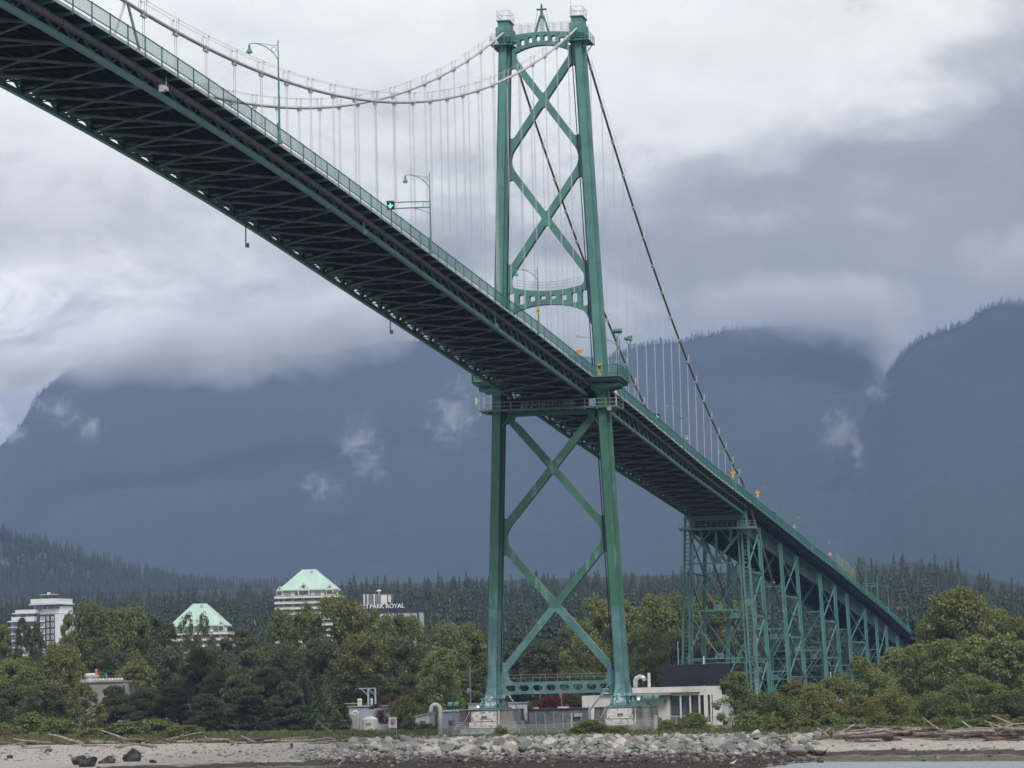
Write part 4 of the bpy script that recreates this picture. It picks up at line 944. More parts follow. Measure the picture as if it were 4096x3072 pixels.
sd_ = Vector((SUN_DIR.x*cos(SUN_EL), SUN_DIR.y*cos(SUN_EL), sin(SUN_EL))); so.rotation_euler = (-sd_).to_track_quat('-Z', 'Y').to_euler(); so.location = (0, 0, 400)

# ------------------------------------------------------------------ haze and low cloud
hz = MB(); hz.box((-1500, 8000, HAZEH/2-3), (30000, 30000, HAZEH)); m, t = newmat('haze_air'); pv_ = t.n('ShaderNodeVolumePrincipled'); pv_.inputs['Color'].default_value = HAZEC; pv_.inputs['Density'].default_value = HAZED; pv_.inputs['Anisotropy'].default_value = 0
t.l(pv_.outputs[0], t.out.inputs['Volume']); tag(hz.build('haze', m), kind='stuff')
def cloudmat(name, dens, nscale, lo, hi, off=1.0, amp=1.6, colr=None):
    m, t = newmat(name); pv_ = t.n('ShaderNodeVolumePrincipled'); pv_.inputs['Color'].default_value = colr or CLOUDC
    tc = t.n('ShaderNodeTexCoord'); ln = t.n('ShaderNodeVectorMath', operation='LENGTH'); t.l(tc.outputs['Object'], ln.inputs[0])
    g = t.n('ShaderNodeNewGeometry'); n = t.noise(g.outputs['Position'], nscale, 7, .62, .9)
    f = t.math('ADD', t.math('SUBTRACT', off, ln.outputs['Value']), t.math('MULTIPLY_ADD', n, amp, -amp/2))
    f = t.math('MULTIPLY', f, t.math('SUBTRACT', 1.0, t.smooth(ln.outputs['Value'], .75, 1.0)))
    t.l(t.math('MULTIPLY', t.smooth(f, lo, hi), dens), pv_.inputs['Density']); t.l(pv_.outputs[0], t.out.inputs['Volume'])
    m.cycles.volume_step_rate = 2; return m
CM1 = cloudmat('cloud_bank', .016, .0048, .0, 1.0, .95, 1.5); CM3 = cloudmat('cloud_veil', .010, .0062, .0, 1.0, .95, 1.8, (.80, .82, .85, 1)); CM2 = cloudmat('mist_wisp', .012, .020, .05, 1.0, .42, 3.2)
def puff(px, py, D, rx, ry, rd, m, name='low_cloud'):
    D *= MT; rd *= MT
    mb = MB(); mb.ball((0, 0, 0), 1, 16, 10); o = mb.build(name, m); o.location = atd(px, py, D); k = FPX/KD/D; o.scale = (rx/k, rd, ry/k); o.rotation_euler = (0, 0, -YAW); tag(o, kind='stuff')
for px, py, rx, ry in ((60, 790, 120, 62), (200, 768, 160, 92), (350, 752, 190, 110), (500, 735, 200, 130), (650, 715, 190, 140), (790, 690, 170, 125), (920, 660, 150, 95), (1650, 655, 220, 100), (1780, 660, 220, 108), (1890, 680, 130, 130), (1925, 755, 70, 105), (2200, 570, 190, 110)): puff(px, py, 4950 if px > 2000 else 5600, rx, ry, 150, CM1 if px < 1500 else CM3)
for px, py, rx, ry in ((775, 960, 62, 85), (800, 1010, 45, 50), (700, 1055, 58, 55), (985, 890, 75, 85), (950, 930, 50, 40), (135, 885, 85, 50), (190, 925, 50, 40), (25, 935, 45, 42), (1810, 940, 60, 85), (1890, 835, 42, 50), (1850, 985, 40, 40)): puff(px, py, 4900 if px > 1700 else 5200, rx*1.5, ry*1.5, 110, CM2, 'mist_wisp')
# ------------------------------------------------------------------ trees
def leafquad(mb, p, size, r, nrm=None, droop=0):
    n = Vector((r.gauss(0, 1), r.gauss(0, 1), r.gauss(0, 1)+.6)) if nrm is None else nrm+Vector((r.gauss(0, .5), r.gauss(0, .5), r.gauss(0, .5)))
    if n.length < .01: n = Vector((0, 0, 1))
    n.normalize(); a = n.orthogonal().normalized(); b = n.cross(a); q = r.uniform(0, 6.28); a, b = a*cos(q)+b*sin(q), b*cos(q)-a*sin(q)
    s = size*r.uniform(.6, 1.25); a *= s*.5; b *= s*.34; k = len(mb.v)
    mb.v += [tuple(p-a), tuple(p+b*.9-a*.1), tuple(p+a), tuple(p-b*.9+a*.1)]; mb.f.append((k, k+1, k+2, k+3))
def trunk_mesh(mb, H, r0, r, limbs, spread, lo=.2, bend=.03):
    pts = [Vector((0, 0, -1))]; p = Vector((0, 0, 0))
    for i in range(7): pts.append(p.copy()); p = p+Vector((r.uniform(-bend, bend)*H, r.uniform(-bend, bend)*H, H*.88/6))
    mb.tube(pts, [r0*1.3]+[r0*(1-i/6.6) for i in range(7)], 7)
    for i in range(limbs):
        t = lo+(.9-lo)*i/limbs; j = min(5, int(t*6)); b = pts[1+j].lerp(pts[2+j], t*6-j); a = r.uniform(0, 6.28); L = spread*(1-t*.6)*r.uniform(.6, 1.1)
        e = b+Vector((cos(a)*L, sin(a)*L, L*r.uniform(.5, 1.1))); m_ = b.lerp(e, .5)+Vector((0, 0, -.08*L)); rr = r0*(1-t)*.5+.03
        mb.tube([b, m_, e], [rr, rr*.7, rr*.25], 5)
    return pts
def broadleaf(seed, H, W, nc, per, leaf, base=.06, shape=.92, barelow=False):
    r = random.Random(seed); tm = MB(); trunk_mesh(tm, H, H*.016+.06, r, 11, W*.5, .18)
    cm = MB(); env = lambda t: W/2*(math.sin(pi*min(1, max(0, t*.96+.02))**shape))**.6
    lob = [(r.uniform(0, 6.28), r.uniform(.25, .95), r.uniform(.12, .3)) for _ in range(7)]
    for i in range(nc):
        t = r.random()**.85; a = r.uniform(0, 6.28); bump = 1+sum(k*math.exp(-((t-tt)/.1)**2)*max(0, cos(a-aa)) for aa, tt, k in lob)-.12
        R = env(t)*bump*sqrt(r.uniform(.25, 1)); c = Vector((R*cos(a), R*sin(a), H*(base+(1-base)*t*.97)))
        cr = W*r.uniform(.075, .15)
        for j in range(per):
            v = Vector((r.gauss(0, 1), r.gauss(0, 1), r.gauss(0, 1))).normalized(); q = r.random()**.45
            leafquad(cm, c+Vector((v.x*cr, v.y*cr, v.z*cr*.8))*q, leaf, r, v*.8+Vector((0, 0, .5)))
    return cm, tm
def pine(seed, H, W, nc, per, leaf):
    r = random.Random(seed); tm = MB(); trunk_mesh(tm, H, H*.016+.08, r, 14, W*.45, .12, .04); cm = MB()
    for i in range(nc):
        t = r.random(); a = r.uniform(0, 6.28); R = W/2*(1-t**2.2)**.6*r.uniform(.35, 1.05); c = Vector((R*cos(a), R*sin(a), H*(.08+.9*t))); cr = W*r.uniform(.10, .17)
        for j in range(per):
            v = Vector((r.gauss(0, 1), r.gauss(0, 1), r.gauss(0, .5))); v = v.normalized()*r.random()**.5
            p = c+Vector((v.x*cr, v.y*cr, v.z*cr*.45+.25*cr*r.random())); up_ = Vector((v.x*.5, v.y*.5, 1)); k = len(cm.v)
            # upright needle tufts
            d = Vector((r.gauss(0, .45)+v.x*.5, r.gauss(0, .45)+v.y*.5, 1)).normalized()*leaf*r.uniform(.6, 1.2); s = d.orthogonal().normalized()*leaf*.2
            cm.v += [tuple(p-s), tuple(p+d*.5-s*1.3), tuple(p+d), tuple(p+d*.5+s*1.3)]; cm.f.append((k, k+1, k+2, k+3))
    return cm, tm
def fir(seed, H, W, layers=26, nb=9, dense=1):
    r = random.Random(seed); tm = MB(); tm.tube([(0, 0, -1), (0, 0, H*.5), (0, 0, H*.99)], [H*.014+.08, H*.009+.04, .02], 7); cm = MB()
    for i in range(layers):
        t = (i+.2)/layers; z = H*(.05+.94*t); R0 = W/2*(1-t)**.8+.12; a0 = r.uniform(0, 6.28)
        for k in range(nb):
            a = a0+2*pi*k/nb+r.uniform(-.3, .3); R = R0*r.uniform(.65, 1.15); ca, sa = cos(a), sin(a); zz = z+r.uniform(-.3, .3)*H/layers; dr = R*.38
            for s in range(4):
                u = (s+.5)/4; w = R*.26*(1-u*.6)*dense; L = R/4*.8; q = len(cm.v); dz = -dr*u*u+R*.05
                for side in (-1, 1):
                    q = len(cm.v); bx, by = ca*R*u, sa*R*u; tx, ty = -sa*side, ca*side
                    cm.v += [(bx, by, zz+dz+.1), (bx+ca*L+tx*w*.4, by+sa*L+ty*w*.4, zz+dz-.05), (bx+ca*L*.9+tx*w, by+sa*L*.9+ty*w, zz+dz-w*.55), (bx-ca*L*.2+tx*w*.55, by-sa*L*.2+ty*w*.55, zz+dz-w*.35)]; cm.f.append((q, q+1, q+2, q+3))
    return cm, tm
def cone_cedar(seed, H, W, n, leaf):
    r = random.Random(seed); tm = MB(); tm.tube([(0, 0, -1), (0, 0, H*.9)], [.35, .05], 7); cm = MB()
    for i in range(n):
        t = r.random()**1.3; a = r.uniform(0, 6.28); lump = 1+.16*math.sin(a*5+t*9)+.1*math.sin(a*11-t*17); R = W/2*min(1, (1-t)**.72*1.02, .75+t*2)*lump*(r.uniform(.82, 1.0) if r.random() < .8 else r.uniform(.4, 1))
        p = Vector((R*cos(a), R*sin(a), H*(.02+.97*t))); leafquad(cm, p, leaf, r, Vector((cos(a), sin(a), .5)))
    return cm, tm
def bush(seed, H, W, nc, per, leaf):
    r = random.Random(seed); tm = MB(); cm = MB()
    for i in range(6): a = r.uniform(0, 6.28); tm.tube([(0, 0, -.5), (cos(a)*W*.12, sin(a)*W*.12, H*.4), (cos(a)*W*.28, sin(a)*W*.28, H*.75)], [.06, .04, .02], 5)
    for i in range(nc):
        a = r.uniform(0, 6.28); t = r.random(); R = W/2*sqrt(1-t*t*.92)*sqrt(r.random()); c = Vector((R*cos(a), R*sin(a), H*(.06+.8*t))); cr = min(H, W)*r.uniform(.12, .22)
        for j in range(per):
            v = Vector((r.gauss(0, 1), r.gauss(0, 1), r.gauss(0, 1))).normalized(); leafquad(cm, c+v*cr*r.random()**.5, leaf, r, v*.7+Vector((0, 0, .6)))
    return cm, tm
M_BARK = mat('bark', (.10, .085, .07), .9, (.06, .05, .042), 2)
M_PALEBARK = mat('pale_bark', (.30, .28, .25), .85, (.16, .15, .13), 2)
L_GREEN = leafmat('leaf_green', (0.139, 0.164, 0.041), (0.107, 0.132, 0.034), (0.213, 0.223, 0.063))
L_LIGHT = leafmat('leaf_light', (0.160, 0.197, 0.052), (0.124, 0.165, 0.047), (0.235, 0.262, 0.090))
L_DARK = leafmat('leaf_dark', (0.081, 0.109, 0.041), (0.060, 0.081, 0.032), (0.139, 0.154, 0.059))
L_PINE = leafmat('needle_pine', (0.074, 0.089, 0.038), (0.053, 0.065, 0.031), (0.134, 0.139, 0.065))
L_FIR = leafmat('needle_fir', (0.040, 0.072, 0.041), (0.030, 0.055, 0.030), (0.067, 0.103, 0.055))
L_CEDAR = leafmat('cedar_green', (0.061, 0.094, 0.028), (0.042, 0.068, 0.022), (0.096, 0.137, 0.043))
L_RED = leafmat('leaf_maroon', (0.155, 0.027, 0.041), (0.115, 0.022, 0.032), (0.203, 0.047, 0.061), .1)
L_RUST = leafmat('leaf_rust', (.115, .055, .030), (.085, .045, .026), (.14, .075, .04), .1)
PROTO = {}
def proto(kind, var):
    key = (kind, var)
    if key in PROTO: return PROTO[key]
    s = hash_ = {'broad': 100, 'tall': 200, 'pine': 300, 'fir': 400, 'cedar': 500, 'bush': 600, 'maple': 700, 'open': 800, 'young': 900}[kind]+var
    if kind == 'broad': H, W = 20, 15; cm, tm = broadleaf(s, H, W, 115, 175, .56)
    elif kind == 'tall': H, W = 24, 11; cm, tm = broadleaf(s, H, W, 105, 165, .54, .05, .85)
    elif kind == 'open': H, W = 16, 11; cm, tm = broadleaf(s, H, W, 60, 105, .46, .16, .8)
    elif kind == 'young': H, W = 10, 8; cm, tm = broadleaf(s, H, W, 95, 120, .36, .0, .72)
    elif kind == 'pine': H, W = 12, 12; cm, tm = pine(s, H, W, 90, 150, .7)
    elif kind == 'fir': H, W = 18, 9; cm, tm = fir(s, H, W)
    elif kind == 'cedar': H, W = 10, 8; cm, tm = cone_cedar(s, H, W, 9000, .55)
    elif kind == 'maple': H, W = 6, 8; cm, tm = bush(s, H, W, 75, 120, .32)
    else: H, W = 4, 6; cm, tm = bush(s, H, W, 46, 85, .36)
    PROTO[key] = (cm.mesh(kind+'_crown', None, fix=False), tm.mesh(kind+'_trunk', M_PALEBARK if kind in ('open',) else M_BARK, True), H, W)
    return PROTO[key]
NAMES = {'broad': 'broadleaf_tree', 'tall': 'poplar_tree', 'pine': 'pine_tree', 'fir': 'fir_tree', 'cedar': 'cedar_tree', 'bush': 'shrub', 'maple': 'maple_tree', 'open': 'alder_tree'}
MATS = {'g': L_GREEN, 'l': L_LIGHT, 'd': L_DARK, 'p': L_PINE, 'f': L_FIR, 'c': L_CEDAR, 'r': L_RED, 'u': L_RUST}
meshcache = {}
tr_ = random.Random(11)
def tree(kind, px, py, wpx, Y, label, mt='g', group=None, var=None):
    p = at(px, py, Y); g = gz(p.x, p.y); h = max(p.z-g, .8); nm_ = NAMES[kind]
    if kind in ('broad', 'tall') and h < 15.5: kind = 'young' if h > 7.2 else 'maple'
    v = tr_.randrange(5 if kind in ('broad', 'tall', 'pine', 'bush', 'young', 'maple') else 2) if var is None else var
    cmesh, tmesh, H, W = proto(kind, v); wd = wpx*(1.0 if px < 150 and Y > 195 else 1.3 if kind in ('broad', 'tall', 'open', 'young', 'maple') else 1.1)/ppm(Y, p.x)
    key = (cmesh.name, mt)
    if key not in meshcache:
        mm = cmesh.copy(); mm.materials.clear(); mm.materials.append(MATS[mt]); meshcache[key] = mm
    cat = 'shrub' if kind == 'bush' else 'tree'
    r = empty(nm_, (p.x, p.y, g-.1), tr_.uniform(0, 6.28), label, cat, group); r.scale = (wd/W, wd/W, h/H*1.02)
    o = bpy.data.objects.new('crown' if kind != 'bush' else 'foliage', meshcache[key]); C.objects.link(o); o.parent = r
    o = bpy.data.objects.new('trunk' if kind != 'bush' else 'stem', tmesh); C.objects.link(o); o.parent = r
    return r
GA, GB_, GC, GD, GE = 'tall trees behind the beach at left', 'big trees behind the tower', 'dark pines along the beach', 'trees on the right shore', 'shrubs along the top of the beach'
for row in [
 # far left back rows
 ('tall', 6, 1350, 66, 240, 'dark tree cut by the left edge beside the white apartment block', 'g', GA),
 ('tall', 52, 1333, 62, 200, 'narrow tree covering the balconies of the white apartment block', 'd', GA),
 ('tall', 80, 1345, 40, 215, 'slim tree in front of the middle of the white apartment block', 'd', GA),
 ('open', 112, 1392, 50, 232, 'thin tree below the brown wall of the white apartment block', 'g', GA),
 ('tall', 147, 1326, 50, 210, 'tree hiding the right corner of the white apartment block', 'g', GA),
 ('broad', 199, 1305, 90, 235, 'tallest round tree just right of the white apartment block', 'g', GA),
 ('tall', 236, 1318, 66, 245, 'dark tree between the two tallest left trees', 'd', GA),
 ('broad', 280, 1310, 106, 230, 'broad yellow green tree left of the lower green roof', 'g', GA),
 ('tall', 330, 1330, 70, 255, 'dark tree touching the left end of the lower green roof', 'd', GA),
 ('tall', 362, 1348, 56, 225, 'tree in front of the left corner of the lower green roof', 'd', GA),
 ('open', 404, 1325, 48, 215, 'left of two open trees in front of the lower green roof', 'd', GA),
 ('open', 440, 1326, 50, 225, 'right of two open trees in front of the lower green roof', 'd', GA),
 ('tall', 486, 1378, 56, 235, 'tree below the right end of the lower green roof', 'd', GA),
 ('tall', 524, 1358, 66, 245, 'tree at the dip between the two green roofs', 'd', GA),
 ('open', 62, 1420, 70, 150, 'thin bare-branched tree low in front of the white apartment block', 'g', GA),
 ('broad', 34, 1426, 96, 140, 'rounded tree low at the left edge above the bushes', 'g', GA),
 ('broad', 128, 1394, 92, 150, 'full dark tree in the middle of the left tree bank', 'g', GA),
 ('broad', 300, 1424, 90, 160, 'tree right of the flat concrete building with the windsock', 'g', GA),
 ('open', 215, 1450, 46, 185, 'small pale tree right behind the orange windsock', 'l', GA),
 ('broad', 350, 1400, 90, 190, 'dark tree filling the gap under the lower green roof', 'd', GA),
 ('broad', 240, 1400, 100, 200, 'dark tree above the flat concrete building', 'd', GA),
 ('broad', 545, 1400, 90, 190, 'dark tree below the dip between the green roofs', 'd', GA),
 ('broad', 460, 1400, 80, 200, 'dark tree low behind the pines near the lower green roof', 'd', GA),
 # middle bank
 ('broad', 606, 1322, 80, 235, 'tree at the left foot of the upper green-roofed tower', 'g', GB_),
 ('tall', 658, 1308, 66, 225, 'tree in front of the balconies of the upper green-roofed tower', 'g', GB_),
 ('broad', 722, 1288, 120, 220, 'tallest tree of the middle bank, right of the upper green roof', 'g', GB_),
 ('broad', 768, 1310, 76, 230, 'tree left of the office block with big white letters', 'g', GB_),
 ('open', 832, 1327, 76, 215, 'tree with bare grey branches below the big white letters', 'g', GB_),
 ('broad', 884, 1328, 74, 225, 'tree in front of the right end of the lettered office block', 'g', GB_),
 ('broad', 690, 1380, 110, 190, 'dark tree in the lower middle of the central bank', 'd', GB_),
 ('broad', 803, 1324, 60, 226, 'tree right below the big white letters', 'g', GB_),
 ('broad', 854, 1331, 84, 224, 'tree under the lettered office block\'s middle', 'd', GB_),
 ('broad', 780, 1372, 110, 180, 'wide tree below the lettered office block', 'g', GB_),
 ('broad', 860, 1380, 100, 190, 'dark tree left of the light green tree by the tower', 'd', GB_),
 ('broad', 620, 1390, 100, 195, 'dark tree below the upper green-roofed tower', 'd', GB_),
 ('broad', 966, 1344, 86, 210, 'light green tree right of the lettered office block', 'l', GB_),
 ('tall', 1014, 1350, 84, 215, 'green tree right next to the tower\'s left leg', 'g', GB_),
 ('tall', 950, 1402, 88, 120, 'bright young tree in front, left of the utility pole', 'l', GB_),
 ('broad', 1050, 1400, 90, 230, 'dark tree directly behind the tower\'s left leg', 'd', GB_),
 ('tall', 1120, 1375, 90, 250, 'dark tree seen through the tower, next to its left leg', 'd', GB_),
 ('broad', 1170, 1385, 90, 235, 'dark tree seen low in the middle of the tower opening', 'd', GB_),
 ('tall', 1222, 1365, 66, 260, 'dark thin tree behind the crossing of the lower braces', 'd', GB_),
 ('broad', 1287, 1297, 112, 300, 'big round tree seen through the tower beside its right leg', 'g', GB_),
 ('broad', 1264, 1372, 90, 190, 'lighter tree low inside the tower opening at its right', 'l', GB_),
 ('tall', 1354, 1302, 84, 320, 'tall tree just right of the tower\'s right leg', 'g', GB_),
 ('broad', 1412, 1290, 100, 330, 'round tree midway between tower and first trestle', 'g', GB_),
 ('broad', 1392, 1354, 92, 200, 'light tree above the silver gooseneck vent', 'l', GB_),
 ('broad', 1470, 1288, 96, 340, 'tree behind the left leg of the first trestle', 'g', GB_),
 ('broad', 1530, 1292, 90, 380, 'tree seen through the first trestle near its left leg', 'g', GB_),
 ('broad', 1590, 1298, 90, 400, 'tree seen through the first trestle near its right leg', 'g', GB_),
 ('broad', 1450, 1370, 100, 260, 'dark tree right above the dark louvre box', 'd', GB_),
 ('broad', 1540, 1390, 110, 330, 'dark tree low behind the first trestle', 'd', GB_),
 ('broad', 1640, 1380, 110, 420, 'dark tree low behind the second trestle', 'd', GB_),
 ('broad', 1730, 1400, 120, 520, 'dark tree seen among the middle trestles', 'd', GB_),
 ('broad', 1820, 1410, 120, 640, 'dark tree seen among the far trestles', 'd', GB_),
 # dark pines on the beach edge
 ('pine', 429, 1413, 112, 95, 'largest dark pine on the left beach edge', 'p', GC),
 ('pine', 470, 1458, 92, 85, 'dark pine right of the largest one', 'p', GC),
 ('pine', 575, 1452, 120, 80, 'broad dark pine left of the slender fir', 'p', GC),
 ('pine', 520, 1462, 96, 75, 'dark pine in the middle of the row', 'p', GC),
 ('pine', 312, 1492, 86, 90, 'low dark pine right of the flat concrete building', 'p', GC),
 ('pine', 249, 1486, 80, 100, 'low dark pine in front of the flat concrete building', 'p', GC),
 ('pine', 372, 1486, 90, 85, 'low pine left of the largest one', 'p', GC),
 ('pine', 620, 1480, 80, 70, 'dark pine at the foot of the slender fir', 'p', GC),
 ('pine', 445, 1505, 90, 60, 'lowest dark pine, nearest the beach grass', 'p', GC),
 ('pine', 540, 1505, 100, 58, 'low dark pine nearest the driftwood', 'p', GC),
 ('fir', 505, 1432, 62, 120, 'pale fir with level branches behind the dark pines', 'c', GC),
 ('fir', 560, 1440, 62, 115, 'second pale fir behind the dark pines', 'c', GC),
 ('fir', 654, 1415, 66, 75, 'slender dark fir left of the cone-shaped cedar', 'f', GC),
 ('cedar', 707, 1463, 92, 62, 'dense cone-shaped green cedar alone at the end of the pines', 'c', GC),
 ('broad', 178, 1478, 74, 75, 'light green young tree in front of the flat concrete building', 'g', GA),
 ('broad', 100, 1480, 90, 100, 'dark tree low on the left above the beach bushes', 'd', GA),
 ('broad', 20, 1490, 80, 110, 'dark tree low at the left edge', 'd', GA),
 # around the works
 ('pine', 880, 1465, 84, 130, 'dark pine behind the tanks left of the tower', 'p', GC),
 ('open', 845, 1500, 78, 70, 'rust-leaved small tree left of the beach notice', 'u', GB_),
 ('open', 886, 1490, 66, 82, 'second rust-leaved small tree behind the beach notice', 'u', GB_),
 ('bush', 872, 1502, 70, 42, 'pale green tall bush right of the beach notice', 'l', GE),
 ('bush', 905, 1516, 72, 55, 'olive bush behind the white shed', 'g', GE),
 ('bush', 890, 1555, 56, 20, 'dark bush low in front of the white shed', 'd', GE),
 ('bush', 920, 1560, 50, 18, 'green bush at the left end of the chain-link fence', 'g', GE),
 ('maple', 1186, 1500, 80, 95, 'dark red maple beside the red windsock', 'r', 'red maples behind the tower'),
 ('maple', 1237, 1494, 70, 105, 'reddish brown maple beside the concrete wall', 'u', 'red maples behind the tower'),
 ('bush', 1148, 1512, 56, 100, 'green bush left of the dark red maple', 'l', GE),
 ('bush', 1080, 1566, 40, -14, 'small bush in front of the left pier', 'g', GE),
 ('bush', 1276, 1552, 84, -16, 'large bush in front of the right pier, left half', 'g', GE),
 ('bush', 1332, 1566, 60, -18, 'bush in front of the right pier, right half', 'g', GE),
 ('bush', 1240, 1568, 46, -15, 'low bush between the two piers', 'g', GE),
 ('bush', 1448, 1553, 62, -14, 'bush below the dark glass openings, left one', 'g', GE),
 ('bush', 1496, 1537, 74, -10, 'bigger bush below the dark glass openings, right one', 'g', GE),
 # right shore
 ('tall', 1590, 1452, 70, 14, 'bushy young tree right beside the white concrete building', 'l', GD),
 ('broad', 2068, 1275, 150, 190, 'largest tree on the right, where the viaduct ends', 'g', GD),
 ('broad', 2020, 1325, 92, 200, 'left shoulder of trees under the largest right tree', 'g', GD),
 ('broad', 2140, 1316, 120, 210, 'big tree behind and right of the largest one', 'g', GD),
 ('broad', 2196, 1335, 90, 190, 'tree at the right edge behind the front row', 'g', GD),
 ('tall', 1932, 1400, 82, 80, 'pointed light tree just left of the viaduct\'s end', 'l', GD),
 ('tall', 1978, 1396, 86, 75, 'light tree under the viaduct\'s end', 'l', GD),
 ('tall', 2037, 1382, 90, 70, 'light tree below the left shoulder of the largest tree', 'l', GD),
 ('tall', 2108, 1378, 104, 65, 'light tree in front of the largest right tree', 'l', GD),
 ('tall', 2178, 1367, 120, 60, 'light tree with pale branches at the right edge', 'l', GD),
 ('broad', 1858, 1422, 80, 60, 'pale green tree below the far trestles', 'g', GD),
 ('broad', 1890, 1446, 76, 40, 'tree in the middle of the right bank', 'l', GD),
 ('broad', 1797, 1464, 80, 45, 'tree below the middle trestles', 'g', GD),
 ('broad', 1760, 1474, 100, 30, 'wide green tree below the second trestles', 'g', GD),
 ('broad', 1715, 1472, 80, 35, 'green tree right of the first trestle foot', 'g', GD),
 ('broad', 1661, 1490, 96, 12, 'dense green tree hiding the first trestle foot', 'g', GD),
 ('open', 2098, 1456, 120, -10, 'arching tree with white bare trunks near the beach', 'l', GD),
 ('broad', 2020, 1490, 90, 5, 'grey green tree left of the arching tree', 'g', GD),
 ('broad', 2176, 1492, 100, -15, 'dark green tree right of the arching tree', 'd', GD),
 ('broad', 1930, 1480, 96, 15, 'olive tree in the front right bank', 'g', GD),
 ('broad', 1850, 1500, 96, 5, 'bushy tree above the driftwood, centre of the right bank', 'g', GD),
 ('bush', 1615, 1535, 70, -30, 'green shrub right of the driftwood shelter', 'l', GE),
 ('bush', 1660, 1545, 80, -36, 'green shrub above the end of the boulder bank', 'g', GE),
 ('bush', 1722, 1548, 90, -42, 'shrub above the first logs on the right beach', 'g', GE),
 ('bush', 1790, 1540, 90, -44, 'shrub above the crossed logs, left one', 'g', GE),
 ('bush', 1850, 1548, 84, -50, 'shrub above the crossed logs, right one', 'l', GE),
 ('bush', 1912, 1542, 90, -54, 'olive shrub in the middle of the right beach', 'g', GE),
 ('bush', 1975, 1546, 90, -60, 'bright green shrub on the right beach', 'l', GE),
 ('bush', 2035, 1548, 84, -66, 'grass green shrub before the arching tree', 'g', GE),
 ('bush', 2090, 1552, 84, -72, 'shrub under the arching tree', 'l', GE),
 ('bush', 2150, 1540, 100, -74, 'dark shrub before the right end logs', 'g', GE),
 ('bush', 2208, 1545, 80, -80, 'shrub cut by the right edge', 'g', GE),
 # left beach bushes
 ('bush', 62, 1540, 140, 82, 'big rounded green bush at the far left', 'g', GE),
 ('bush', 20, 1575, 70, 70, 'low bush at the left edge above the driftwood', 'g', GE),
 ('bush', 128, 1552, 96, 66, 'green bush right of the big rounded one', 'l', GE),
 ('bush', 262, 1562, 116, 38, 'light green bramble in the middle of the left beach', 'l', GE),
 ('bush', 326, 1552, 140, 40, 'largest light green bramble on the left beach', 'l', GE),
 ('bush', 395, 1564, 100, 26, 'light bramble at the foot of the dark pines', 'g', GE),
 ('bush', 205, 1572, 84, 42, 'low dark bramble left of the light ones', 'g', GE)]:
    tree(*row)

# ------------------------------------------------------------------ buildings
M_BLDW = mat('plaster_white', (.56, .555, .54), .8, (.40, .395, .38), .35, 6, lo=.45, hi=.7, stretch=(1, 1, .4))
M_GLASS = mat('window_glass', (.055, .062, .072), .15, (.10, .11, .12), .4, spec=.6)
M_GLASSL = mat('curtain_glass', (.12, .14, .16), .25, (.26, .28, .29), .6, spec=.5)
M_ROOFG = mat('copper_roof', (.37, .52, .44), .6, (.43, .57, .50), .15, stretch=(1, 1, .3))
M_CREAM = mat('cream_wall', (.70, .68, .60), .75, (.60, .58, .51), .3)
M_BROWN = mat('brown_cladding', (.075, .065, .068), .7, (.055, .05, .052), .5)
M_AWHITE = mat('apartment_white', (.74, .75, .77), .6, (.66, .67, .69), .4)
M_LOUV = mat('louvre_dark', (.030, .030, .038), .55, (.045, .045, .055), .3)
M_BLUEG = mat('blue_grey_wall', (.36, .41, .48), .7, (.30, .35, .41), .4)
def frame_at(px, py, Y, rz): 
    p = at(px, py, Y); return p
class LB:     # a building in its own frame: local x along the front, y away from the camera
    def __init__(s, name, px, Y, rz, label, cat='building', group=None):
        p = at(px, 1500, Y); s.g = gz(p.x, p.y); s.r = empty(name, (p.x, p.y, s.g), rz, label, cat, group); s.Y = Y; s.k = ppm(Y, p.x); s.base = p
    def z(s, py): return at(0, py, s.Y).z  # only used with zz below
    def part(s, mb, name, m, parent=None, smooth=False): return mb.build(name, m, parent or s.r, smooth)
def zat(px, py, Y, g): return at(px, py, Y).z-g
# white modern apartment block (far left)
B = LB('apartment_block', 85, 1000, -.12, 'white modern apartment block with brown cladding at the far left behind the trees'); k = 1/B.k
X = lambda px: (px-85)*k
Zb = lambda py: zat(85, py, 1000, B.g)
z0, zA, zB_, zC = 0, Zb(1337), Zb(1322), Zb(1307)
m = MB(); m.box((X(50), 8, zA/2), (X(80)-X(20), 16, zA)); m.box((X(116), 9, (zB_-1.2)/2), (X(146)-X(85.5), 18, zB_-1.2)); m.box((X(101), 9, (zB_+zC)/2-.8), (X(132)-X(70), 14, zC-zB_+.2)); B.part(m, 'wall', M_AWHITE)
m = MB(); m.box((X(103), -.12, (zB_-1.6)/2+.3), (X(124.5)-X(83), .5, zB_-1.6)); cl_ = B.part(m, 'cladding', M_BROWN)
for px in (95.5, 108, 119):
    for f in range(9):
        zz = zB_-3.4-f*3.0
        if zz < 3: break
        w_ = 2.1 if px < 100 else 1.2; q = MB(); q.box((X(px), -.42, zz), (w_, .14, 2.0)); fr = B.part(q, 'window', M_AWHITE)
        q = MB(); q.box((X(px), -.5, zz), (w_*.6, .08, 1.6)); q.build('pane', M_GLASSL, fr)
        if px < 100: q = MB(); q.box((X(px), -.75, zz-1.2), (2.4, .9, .5)); q.build('balcony', M_AWHITE, fr)
for i, (pa, pb, py, th) in enumerate(((66, 137, 1305.5, .5), (70, 132, 1299, 2.2), (25, 81, 1324, .5), (33, 82, 1320, 1.6), (14, 78, 1341, .5), (24, 78, 1336, 2.0))):
    q = MB(); q.box((X((pa+pb)/2), 7, Zb(py)), (X(pb)-X(pa), 17.5+i*.06, th)); B.part(q, 'roof_slab', M_AWHITE)
